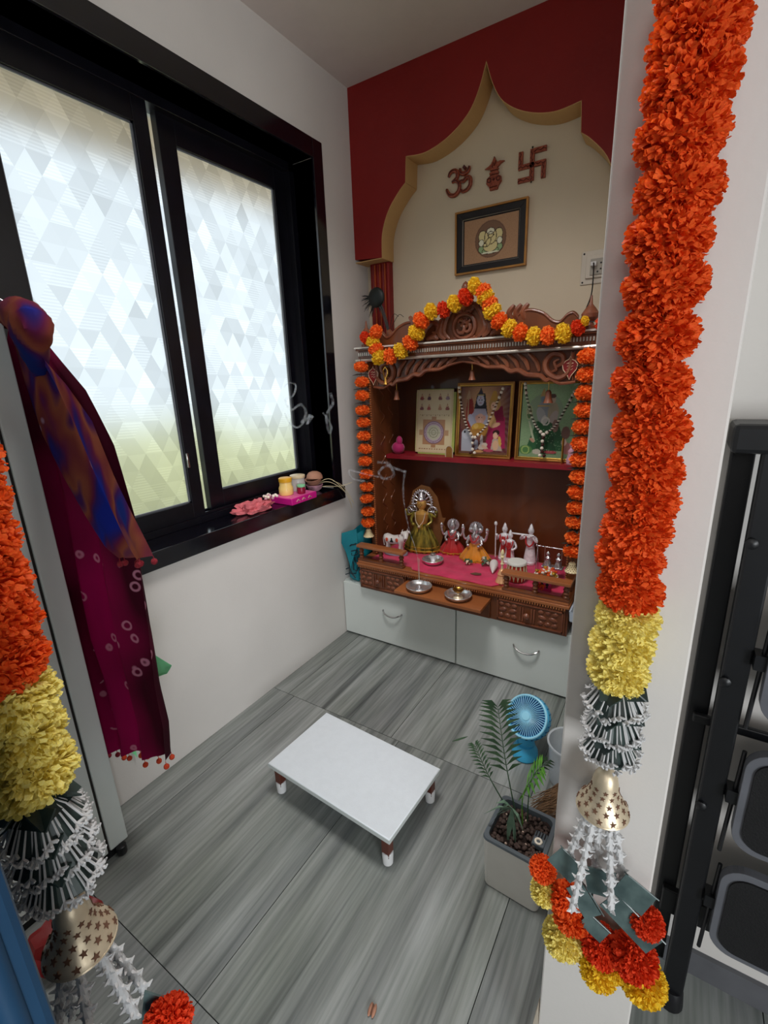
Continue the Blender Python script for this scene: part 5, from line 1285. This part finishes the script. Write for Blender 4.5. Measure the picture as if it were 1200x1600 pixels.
obj('label', ball(B(), (.031*.8, -.031*.62, .03), .006, 8, 6, sy=.3), 'dark', j)
jar('glass jar with cream lid standing behind the green lidded jar', -.040, 1.760, BZ, .038, .068, 'glass_jar', 'white_lid', .014, .95)
jar('tiny maroon jar with mint green lid standing on the magenta box', .018, 1.718, BZ, .021, .034, 'maroon', 'mint', .010, .95, 'small_jar')
for i, (dz, mt_, rot, lab) in enumerate(((0, 'clay_pink', 0, 'patterned pink bowl, lowest of the stack on window sill'), (.030, 'clay', .25, 'clay bowl tilted in the middle of the stack on window sill'), (.056, 'clay', -.1, 'upturned clay bowl, topmost of the stack on window sill'))):
    t = thing('clay_bowl', lab, 'bowl', (-.050+.002*i, 1.90, SLZ+dz*1.25+.001)); t.rotation_euler = (rot, 0, 0); t.scale = (1.25,)*3
    pr = [(.018, 0), (.03, .010), (.037, .028), (.034, .028), (.026, .012), (0, .008)] if i < 2 else [(.036, 0), (.034, .012), (.026, .024), (.012, .030), (0, .031)]
    obj('bowl', lathe(B(), pr, (0, 0, 0), 22), mt_, t)
t = thing('bead_bunch', 'bunch of white and pink beads on the left of the magenta box', 'beads', (-.045, 1.60, BZ)); rnd = random.Random(3); bw, bp_ = B(), B()
for k in range(22):
    f = k/21; p = (-.03+.05*f+rnd.uniform(-.01, .01), -.045+.02*math.sin(f*9)+rnd.uniform(-.012, .012), .006+rnd.uniform(0, .012)); ball(bw if k % 3 else bp_, p, .0075, 8, 6)
for o in (obj('white_beads', bw, 'bead_white', t), obj('pink_beads', bp_, 'clay_pink', t)): o['kind'] = 'stuff'
# salmon cloth
t = thing('salmon_cloth', 'crumpled salmon pink cloth on the black window sill', 'cloth', (-.045, 1.45, SLZ)); rnd = random.Random(12)
bm = B(); bmesh.ops.create_icosphere(bm, subdivisions=4, radius=1)
for v in bm.verts:
    p = v.co.copy(); q = 1+.75*mnoise.noise(p*1.7+Vector((3, 1, 7)))+.35*mnoise.noise(p*4.1)
    rd = abs(mnoise.noise(p*2.6+Vector((9, 2, 4))))*1.1+abs(mnoise.noise(p*6))*.35
    v.co = Vector((p.x*.055*q, p.y*.098*q, max(0, (p.z*.5+.35)*.045*q+rd*.016*(p.z > -.3))))
obj('folds', bm, 'salmon', t)

# ================================================================ floor things
t = thing('low_stool', 'low white rectangular stool standing on grey marble floor', 'stool', (.733, 1.09, 0), -.055)
W_, D_ = .548/2, .325/2
obj('top', box(B(), -W_, W_, -D_, D_, .118, .138), 'stool_top', t, bevel=.0025)
obj('edge_band', box(B(), -W_-.0008, W_+.0008, -D_-.0008, D_+.0008, .120, .1355), 'white_lam2', t)
obj('apron', box(box(box(box(B(), -W_+.03, W_-.03, -D_+.02, -D_+.034, .098, .118), -W_+.03, W_-.03, D_-.034, D_-.02, .098, .118), -W_+.02, -W_+.034, -D_+.02, D_-.02, .098, .118), W_-.034, W_-.02, -D_+.02, D_-.02, .098, .118), 'stool_leg', t, smooth=False)
for sx in (-1, 1):
    for sy in (-1, 1):
        x, y = sx*(W_-.028), sy*(D_-.026)
        lg = obj('leg', box(B(), x-.014, x+.014, y-.014, y+.014, .035, .118), 'stool_leg', t, bevel=.002)
        obj('rubber_foot', lathe(B(), [(.014, 0), (.017, .003), (.019, .045), (.017, .050)], (x, y, 0), 18), 'rubber_white', lg)
# planter
PZ = .182; t = thing('square_planter', 'white square self watering planter with grey rim beside the pillar', 'planter', (1.342, 1.112, 0), -.045)
pw = .088
def rsq(w_, z, r_=.018, n_=5):
    P = []
    for cx0, cy0, a0 in ((w_-r_, w_-r_, 0), (-w_+r_, w_-r_, 90), (-w_+r_, -w_+r_, 180), (w_-r_, -w_+r_, 270)):
        for k in range(n_+1): a = math.radians(a0+90*k/n_); P.append((cx0+r_*math.cos(a), cy0+r_*math.sin(a), z))
    return P
def shells(bm, L_, cap0=True, cap1=True):
    R_ = [[bm.verts.new(p) for p in r_] for r_ in L_]; k = len(R_[0])
    for a, b in zip(R_, R_[1:]):
        for i in range(k): bm.faces.new((a[i], a[(i+1) % k], b[(i+1) % k], b[i]))
    if cap0: bm.faces.new(R_[0][::-1])
    if cap1: bm.faces.new(R_[-1])
    return bm
obj('pot', shells(B(), [rsq(.078, 0), rsq(.082, .004), rsq(pw, PZ), rsq(pw-.004, PZ), rsq(pw-.006, PZ-.02)]), 'planter', t)
obj('rim', shells(B(), [rsq(pw-.002, PZ-.006), rsq(pw+.001, PZ), rsq(pw-.001, PZ+.006), rsq(pw-.012, PZ+.006), rsq(pw-.015, PZ-.03)], False, False), 'planter_rim', t)
bm = B(); rnd = random.Random(14)
g = 14; vs = [[bm.verts.new((-.0755+.151*i/g, -.0755+.151*j/g, PZ-.014+rnd.uniform(-.003, .004))) for i in range(g+1)] for j in range(g+1)]
for j in range(g):
    for i in range(g): bm.faces.new((vs[j][i], vs[j][i+1], vs[j+1][i+1], vs[j+1][i]))
obj('soil', bm, 'soil', t)
bm, b2 = B(), B()
for k in range(190):
    x, y = rnd.uniform(-.068, .068), rnd.uniform(-.068, .068); ball(b2 if k % 22 == 0 else bm, (x, y, PZ-.010+rnd.uniform(0, .006)), rnd.uniform(.004, .0075) if k % 22 else .004, 7, 5)
o = obj('clay_pebbles', bm, 'pebble', t); o['kind'] = 'stuff'; o = obj('light_pebbles', b2, 'pebble_light', t); o['kind'] = 'stuff'
w_ = obj('water_gauge', box(B(), .040, .076, -.030, .018, PZ-.010, PZ+.010), 'planter_rim', t, bevel=.004)
obj('gauge_ring', tube(B(), [(.057+.0085*math.cos(a), -.018+.0085*math.sin(a), PZ+.011) for a in np.linspace(0, 2*PI, 19)[:-1]], .0032, 8, closed=True), 'bead_white', w_)
bm = B()
for k in range(4): box(bm, .044+.008*k, .047+.008*k, -.004, .014, PZ+.0095, PZ+.012)
obj('gauge_slot', bm, 'dark', w_)
# palm
pm = thing('potted_palm', 'young parlour palm with thin feathery fronds growing in the square planter', 'plant', (1.32, 1.13, PZ-.02))
def frond(base, mid, tip, n_, ll, lw, mat, droop=.3, start=.45, side=None):
    pts_ = cr_spline([Vector(base), Vector(mid), Vector(tip)], 10); st = obj('stem', tube(B(), pts_, [.0024-.0016*i/len(pts_) for i in range(len(pts_))], 6), mat, pm)
    tot = len(pts_)-1
    for k in range(n_):
        f = start+(1-start)*k/(n_-1); i = min(int(f*tot), tot-1); p = pts_[i].lerp(pts_[i+1], f*tot-i); d = (pts_[min(i+1, tot)]-pts_[i]).normalized()
        view = (CAM-(p+pm.location)).normalized()
        sd = Vector(side) if side else Vector((.9, .35, .1))
        sd = (sd-d*sd.dot(d)).normalized()
        for s in (-1, 1):
            q = (k/(n_-1)); L_ = ll*(.55+.45*math.sin(PI*(.18+.72*q))); dr = (d*.75+sd*s).normalized()
            a = p+dr*L_*.45+Vector((0, 0, .004)); b = p+dr*L_+Vector((0, 0, -droop*L_*.4)); w2 = dr.cross(sd.cross(d)).normalized()*lw
            bm = B(); v = [bm.verts.new(x) for x in (p, a+w2, b, a-w2)]; bm.faces.new(v); rr = bmesh.ops.extrude_face_region(bm, geom=bm.faces[:]); bmesh.ops.translate(bm, verts=[q2 for q2 in rr['geom'] if isinstance(q2, bmesh.types.BMVert)], vec=(0, 0, .0007))
            obj('leaflet', bm, mat, st, smooth=False)
def rel(u, v, y): return at(u, v, 'y', y)-pm.location
frond((.0, .02, 0), rel(790, 1190, 1.15), rel(778, 1105, 1.17), 13, .078, .0058, 'leaf_green', .5, .42)
frond((-.02, .03, 0), rel(765, 1215, 1.16), rel(742, 1165, 1.18), 11, .034, .0032, 'leaf_green', .3, .5)
frond((.02, .01, 0), rel(818, 1240, 1.13), rel(845, 1200, 1.12), 8, .060, .0075, 'leaf_lime', .4, .45, (.2, .3, 1))
frond((.03, .02, 0), rel(830, 1220, 1.16), rel(855, 1190, 1.18), 6, .03, .0035, 'leaf_green', .3, .6)
# crown of broad drooping blades near the soil
bm = B(); c0 = rel(800, 1268, 1.085)+Vector((0, 0, .012))
st = obj('stem', tube(B(), [(0, -.01, 0), c0], .002, 6), 'leaf_green', pm)
for k, (u, v) in enumerate(((756, 1272), (762, 1292), (775, 1255), (792, 1325), (803, 1318), (812, 1310), (818, 1300), (770, 1278), (785, 1262), (806, 1330))):
    e = rel(u, v, 1.07); m_ = c0.lerp(e, .5)+Vector((0, 0, .016)); sdv = (e-c0).cross(Vector((0, .3, 1))).normalized()*.0085
    bm = B(); a = [bm.verts.new(x) for x in (c0-sdv*.3, c0+sdv*.3)]; b = [bm.verts.new(x) for x in (m_-sdv, m_+sdv)]; c = bm.verts.new(e); bm.faces.new((a[0], a[1], b[1], b[0])); bm.faces.new((b[0], b[1], c))
    rr = bmesh.ops.extrude_face_region(bm, geom=bm.faces[:]); bmesh.ops.translate(bm, verts=[q2 for q2 in rr['geom'] if isinstance(q2, bmesh.types.BMVert)], vec=(0, 0, .0007))
    obj('leaflet', bm, 'leaf_pale', st, smooth=False)
# blue fan
t = thing('table_fan', 'small bright blue desk fan standing on the floor behind the planter', 'fan', (1.224, 1.60, 0), -.25)
obj('base', lathe(B(), [(.048, 0), (.052, .006), (.050, .030), (.040, .048), (.034, .055)], (0, 0, 0), 28), 'fan_blue', t)
obj('neck', lathe(B(), [(.034, .05), (.028, .07), (.024, .10)], (0, .01, 0), 20), 'fan_blue', t)
hd = bpy.data.objects.new('head', None); link(hd, t); hd.location = (0, 0, .185); hd.rotation_euler = (math.radians(-38), 0, .0)
bm = lathe(B(), [(.074, .0), (.084, .006), (.086, .03), (.078, .055), (.05, .075), (.03, .08)], (0, 0, 0), 40, rx(-PI/2))
for v in list(bm.verts): pass
dr = bm; obj('shell', dr, 'fan_blue', hd)
obj('inner', lathe(B(), [(.072, -.0012), (.072, .0005)], (0, 0, 0), 36, rx(-PI/2)), 'fan_dark', hd)
obj('guard_ring', tube(B(), [(.080*math.cos(a), -.006, .080*math.sin(a)) for a in np.linspace(0, 2*PI, 49)[:-1]], .0045, 8, closed=True), 'fan_light', hd)
for k in range(48):
    a = 2*PI*k/48; b = a+.22
    obj('guard_rib', tube(B(), [(.018*math.cos(b), -.011, .018*math.sin(b)), (.05*math.cos(a+.08), -.012, .05*math.sin(a+.08)), (.079*math.cos(a), -.007, .079*math.sin(a))], .0013, 5), 'fan_light', hd)
obj('hub', lathe(B(), [(.019, 0), (.019, .010), (.016, .014), (0, .015)], (0, 0, 0), 24, rx(PI/2)), 'fan_light', hd)
bm = B()
for k in range(24):
    a = 2*PI*k/24; cyl(bm, (.0865*math.cos(a), .012, .0865*math.sin(a)), (.081*math.cos(a+.1), .048, .081*math.sin(a+.1)), .0022, 5)
obj('side_vent', bm, 'fan_dark', hd)
# tub
t = thing('clear_tub', 'frosted clear plastic tub on the floor behind the pillar', 'tub', (1.40, 1.55, 0))
obj('body', lathe(B(), [(.062, 0), (.066, .004), (.078, .17), (.083, .172), (.083, .178), (.076, .177), (.064, .008), (0, .006)], (0, 0, 0), 36), 'clear_plastic', t, ang=60)
# broom
t = thing('broom_head', 'brown straw hand broom leaning in the corner behind the planter', 'broom', (1.405, 1.36, 0)); rnd = random.Random(21); bm = B()
for k in range(260):
    a = rnd.uniform(-1, 1); b = rnd.uniform(-1, 1)
    p0 = Vector((.070+.008*a, .04+.008*b, .20)); p1 = Vector((.02+.040*a, 0+.03*b, .115+.02*b)); p2 = Vector((-.045+.050*a, -.03+.045*b, .003+.035*abs(rnd.gauss(0, 1))+.02*(a+1)))
    if p1.x+1.405 > 1.48: p1.x = .065
    if p2.x+1.405 > 1.48: p2.x = .065
    tube(bm, [p0, p1, p2], [.0013, .0012, .0006], 4)
o = obj('bristles', bm, 'straw', t); o['kind'] = 'stuff'
obj('binding', tube(B(), [(.068+.012*math.cos(a), .038+.012*math.sin(a), .19) for a in np.linspace(0, 2*PI, 13)[:-1]], .004, 6, closed=True), 'rope_cream', t)
# seed shell on the floor
t = thing('seed_pod', 'small split tan seed pod lying on the marble floor near the bottom edge', 'seed', (1.13, .606, 0), .2)
bm = B()
for s in (-1, 1): ball(bm, (s*.005, 0, .004), .010, 10, 6, sx=.5, sy=1.5, sz=.4, mx=None)
obj('shell', bm, 'clay', t); obj('slit', box(B(), -.0012, .0012, -.011, .011, .005, .008), 'ash', t)
pq = at(718, 1155, 'z', 0); t = thing('fallen_leaflet', 'thin dark green leaflet lying on the marble floor near stool', 'leaf', (pq.x, pq.y, .0005), .9)
obj('blade', prism(B(), [(-.035, 0), (-.01, -.005), (.02, -.004), (.04, 0), (.02, .004), (-.01, .004)], 0, .001, 'xy'), 'leaf_green', t, smooth=False)

# ================================================================ left: white cupboard, scarf, blue door
t = thing('white_cupboard', 'tall white laminate cupboard side with dark groove at the far left', 'cupboard', (.09, .2, 0))
PX = .18
part('body', box(B(), .004, PX, -1.0, .478, .035, 2.2), 'white_lam', t, smooth=False, bevel=.002)
part('seal', box(B(), .008, PX-.006, .478, .486, .037, 2.198), 'dark_gap', t, smooth=False)
part('door', box(B(), .004, PX, .486, .545, .035, 2.2), 'white_lam', t, smooth=False, bevel=.004)
part('foot', box(B(), .02, PX-.012, -.95, .53, 0, .035), 'dark', t, smooth=False)
part('hinge', lathe(B(), [(.014, 0), (.016, .004), (.016, .03), (.012, .033)], (PX+.006, .515, .003), 14), 'black_metal', t)
t = thing('dark_red_bag', 'dark red cloth bag on the floor behind the left gold bell', 'bag', (.33, .28, 0)); bm = B(); bmesh.ops.create_icosphere(bm, subdivisions=3, radius=1)
for v in bm.verts:
    p = v.co.copy(); q = 1+.12*math.sin(p.x*8+p.z*5)+.1*math.sin(p.y*9); v.co = Vector((p.x*.07*q, p.y*.09*q, (p.z*.5+.5)*.10*q))
obj('pouch', bm, 'red_dark', t)
HY = .575
hk = at(12, 490, 'y', HY)
t = thing('scarf_hook', 'small metal hook holding the scarf on the white cupboard', 'hook', (PX-.005, .546, hk.z))
obj('wire', tube(B(), cr_spline([(0, 0, .03), (.012, .02, .012), (.030, .035, -.02), (.042, .032, -.03)], 4), .0018, 8), 'scarf_hook', t)
# scarf sheets; outlines are heights with left/right extents in the plane of hanging
def sheet(rows, y0, amp, nf, ph, nxs=44):
    """rows: (u_left, u_right, v) of the cloth outline; returns a folded sheet with thickness"""
    bm = B(); L_ = []
    fine = []
    for (a, b) in zip(rows, rows[1:]):
        for k in range(6): f = k/6; fine.append(tuple(a[i]+(b[i]-a[i])*f for i in range(4)))
    fine.append(rows[-1])
    for j, (ul, ur, vl, vr) in enumerate(fine):
        pl2 = at(ul, vl, 'y', y0); pr2 = at(ur, vr, 'y', y0); row = []
        w_ = (pr2-pl2).length
        for i in range(nxs+1):
            f = i/nxs; p = pl2.lerp(pr2, f); fo = math.sin(f*nf*2*PI+ph+j*.05)+.4*math.sin(f*nf*4.3*PI+j*.11)
            p.y += amp*fo*min(1, j/8+.25); p.z += .004*math.sin(f*9+j*.3); p.x = max(p.x, .012); row.append(bm.verts.new(p))
        L_.append(row)
    for a, b in zip(L_, L_[1:]):
        for i in range(nxs): bm.faces.new((a[i], a[i+1], b[i+1], b[i]))
    return bm, L_
sc = thing('dupatta_scarf', 'magenta tie dye scarf with blue and orange border and pompom fringe hanging from cupboard', 'scarf', (.3, HY, .36))
bm, L_ = sheet([(12, 42, 492, 492), (15, 66, 545, 540), (28, 120, 620, 610), (45, 165, 700, 700), (62, 200, 800, 810), (82, 214, 900, 905), (105, 232, 1000, 990), (140, 246, 1080, 1070), (160, 262, 1155, 1130), (162, 268, 1172, 1183)], HY+.03, .018, 3.2, 0)
bot = [v.co.copy() for v in L_[-1]][::4]
part('long_fall', bm, 'scarf_magenta', sc)
bm, L_ = sheet([(10, 44, 488, 490), (14, 64, 520, 545), (30, 110, 590, 600), (60, 150, 680, 660), (95, 180, 745, 740), (130, 205, 800, 800), (165, 228, 850, 855), (190, 233, 872, 872)], HY-.005, .010, 1.6, 1.2, 30)
bot2 = [v.co.copy() for v in L_[-1]][::6]
part('border_fall', bm, 'scarf_multi', sc)
bm = B(); kp = cr_spline([at(6, 498, 'y', HY), at(28, 492, 'y', HY-.01), at(48, 508, 'y', HY-.02), at(52, 540, 'y', HY-.02), at(62, 585, 'y', HY-.01)], 7)
tube(bm, kp, [.014+.030*math.sin(PI*min(1, (i+1)/len(kp)*1.05))**.7 for i in range(len(kp))], 30)
for v in bm.verts:
    n_ = mnoise.noise(v.co*38)*.006+math.sin(v.co.x*260+v.co.z*60)*.0022; v.co += (v.co-kp[len(kp)//2]).normalized()*n_
part('knot', bm, 'scarf_multi', sc)
for k, p in enumerate(bot):
    part('pompom', ball(cyl(B(), p, p-Vector((0, 0, .014)), .001, 5), p-Vector((0, 0, .018)), .0085, 10, 8), 'pom_orange' if k > 3 else 'pom_red', sc)
for k, p in enumerate(bot2):
    part('pompom', ball(cyl(B(), p, p-Vector((0, 0, .010)), .001, 5), p-Vector((0, 0, .014)), .008, 10, 8), 'pom_red', sc)
t = thing('green_rag', 'light green cloth hanging behind the scarf, its corner sticking out to the right', 'cloth', tuple(at(225, 1040, 'y', HY+.12)))
bm, L_ = sheet([(150, 238, 1005, 1022), (150, 268, 1030, 1038), (152, 262, 1050, 1052), (155, 240, 1070, 1062), (158, 200, 1100, 1080), (160, 172, 1150, 1130)], HY+.12, .006, 1.5, 0, 20)
part('rag', bm, 'green_rag', t)

# blue painted door edge close to the camera
r_ = FW + RT*((92-600)/FPX) - UP*((1600-800)/FPX); pe = CAM+r_*.36
d1 = struct('door_1', box(B(), pe.x-.5, pe.x, pe.y-.35, pe.y, 0, 2.1), 'blue_paint', smooth=False, bevel=.006)
obj('bead_moulding', tube(B(), [(pe.x-.004, pe.y-.02, .0), (pe.x-.004, pe.y-.02, 2.1)], .009, 10), 'blue_paint', d1)

# ================================================================ step ladder leaning on the right wall
t = thing('step_ladder', 'folded black step ladder with grey rimmed treads leaning against the right wall', 'ladder', (1.9, 1.02, 0))
def slab(x0, x1, ya, yb, z0, z1, th):   # rail leaning: y at bottom ya, at top yb
    bm = B(); P = [(x0, ya, z0), (x1, ya, z0), (x1, ya+th, z0), (x0, ya+th, z0), (x0, yb, z1), (x1, yb, z1), (x1, yb+th, z1), (x0, yb+th, z1)]
    v = [bm.verts.new(p) for p in P]
    for f in ((0, 3, 2, 1), (4, 5, 6, 7), (0, 1, 5, 4), (1, 2, 6, 5), (2, 3, 7, 6), (3, 0, 4, 7)): bm.faces.new([v[i] for i in f])
    return bm
part('rear_rail', slab(1.690, 1.727, 1.045, 1.055, .06, 1.37, .022), 'black_metal', t, smooth=False, bevel=.003)
part('rear_rail', slab(2.20, 2.237, 1.045, 1.055, .06, 1.37, .022), 'black_metal', t, smooth=False, bevel=.003)
part('front_rail', slab(1.728, 1.770, .985, .99, .02, 1.36, .028), 'black_metal', t, smooth=False, bevel=.004)
part('front_rail', slab(2.158, 2.200, .985, .99, .02, 1.36, .028), 'black_metal', t, smooth=False, bevel=.004)
for x in (1.749, 2.179): part('rubber_foot', lathe(B(), [(.026, 0), (.028, .005), (.024, .05), (.022, .055)], (x, 1.0, 0), 16), 'dark', t)
part('top_cap', box(B(), 1.683, 2.245, .985, 1.085, 1.355, 1.405), 'black_metal', t, smooth=False, bevel=.008)
part('cross_bar', slab(1.70, 2.23, 1.03, 1.03, .235, .305, .018), 'black_metal', t, smooth=False, bevel=.003)
part('cross_bar', slab(1.70, 2.23, 1.03, 1.03, .78, .80, .012), 'black_metal', t, smooth=False, bevel=.003)
for z in (.62, .92, 1.2): part('rivet', lathe(B(), [(.010, 0), (.010, .006), (.005, .009)], (0, 0, 0), 12, T(1.735, .986, z) @ rx(PI/2)), 'black_metal', t)
def rrect(x0, x1, z0, z1, r, n_=7):
    P = []
    for cx0, cz0, a0 in ((x1-r, z1-r, 0), (x0+r, z1-r, 90), (x0+r, z0+r, 180), (x1-r, z0+r, 270)): P += arc(cx0, cz0, r, a0, a0+90, n_)
    return P
for z0, z1 in ((.275, .51), (.56, .80), (.865, 1.10)):
    tr = part('tread', prism(B(), rrect(1.788, 2.15, z0, z1, .045), .965, .985), 'tread_rim', t, smooth=False, bevel=.004)
    obj('grip_pad', prism(B(), rrect(1.803, 2.135, z0+.016, z1-.016, .035), .961, .9655), 'tread_black', tr, smooth=False)
    br = part('tread_bracket', slab(1.77, 1.80, .972, .972, z0+.10, z0+.13, .03), 'black_metal', t, smooth=False)
    part('tie_rod', cyl(B(), (1.778, .98, z0-.03), (1.786, .985, z1-.02), .004, 8), 'black_metal', t)

# ================================================================ incense smoke
def wisp(lab, P, r, n_=8):
    pts_ = cr_spline(P, 7); o0 = Vector(P[0]); k = len(pts_)
    t = tag(obj('smoke_wisp', tube(B(), [p-o0 for p in pts_], [r[0]+(r[1]-r[0])*i/(k-1)*(1+.25*math.sin(i*.8)) for i in range(k)], 10), 'smoke'), lab, 'smoke', 'incense smoke', 'stuff'); t.location = o0
    return t
A = lambda u, v, y: at(u, v, 'y', y)
wisp('thin grey smoke rising from the incense stick past the cow figurine', [(.566, 1.93, .63), A(647, 850, 1.95), A(640, 830, 2.0), A(632, 790, 2.02), A(630, 760, 2.03), A(633, 735, 2.03)], (.0015, .007))
wisp('curling grey smoke before the left side of the shrine', [A(633, 737, 2.03), A(620, 733, 2.02), A(604, 728, 2.0), A(592, 738, 1.98), A(600, 748, 1.96), A(615, 742, 1.95), A(606, 724, 1.94), A(590, 722, 1.93)], (.007, .009))
wisp('faint grey smoke drifting in front of the marigold string', [A(592, 745, 1.95), A(575, 742, 1.92), A(560, 738, 1.90), A(545, 735, 1.88), A(552, 748, 1.88), A(570, 752, 1.88)], (.005, .006))
X_ = lambda u, v, x: at(u, v, 'x', x)
wisp('blue grey smoke curl before the dark window frame, upper curl', [X_(444, 605, .03), X_(452, 598, .05), X_(462, 602, .05), X_(458, 618, .06), X_(446, 625, .06), X_(455, 640, .06), X_(470, 632, .06), X_(478, 645, .06), X_(472, 660, .07)], (.004, .008))
wisp('blue grey smoke loop before the dark window frame, lower loop', [X_(445, 645, .05), X_(452, 660, .05), X_(465, 668, .06), X_(476, 658, .06), X_(484, 648, .07), X_(480, 662, .07), X_(488, 650, .08)], (.004, .008))
wisp('blue grey smoke curl before the right window reveal', [X_(505, 645, .08), X_(512, 655, .08), X_(518, 668, .08), X_(514, 676, .08), X_(510, 650, .09), X_(520, 630, .09), X_(516, 615, .09)], (.005, .009))

# alike things share a group
GR = {'steel_plate': 'steel plates of the shrine', 'silver_idol': 'silver idols with cloth skirts', 'crystal_figurine': 'crystal figurines', 'framed_picture': 'framed pictures on the shrine shelf',
      'marigold_string': 'marigold strings on the shrine posts', 'doorway_garland': 'large doorway garlands', 'cream_jar': 'jars on the window sill', 'small_jar': 'jars on the window sill', 'clay_bowl': 'stacked clay bowls',
      'hanging_bell': 'small bells hanging in the shrine', 'sticker': 'red stickers on the valance', 'flower': 'loose flowers on the pink cloth', 'bead_garland': 'bead garlands over the pictures',
      'om_sign': 'brown signs on the cream wall', 'pot_ornament': 'brown signs on the cream wall', 'hindu_swastika_sign': 'brown signs on the cream wall'}
for o in COL.objects:
    k = o.name.split('.')[0]
    if o.parent is None and k in GR and 'label' in o: o['group'] = GR[k]
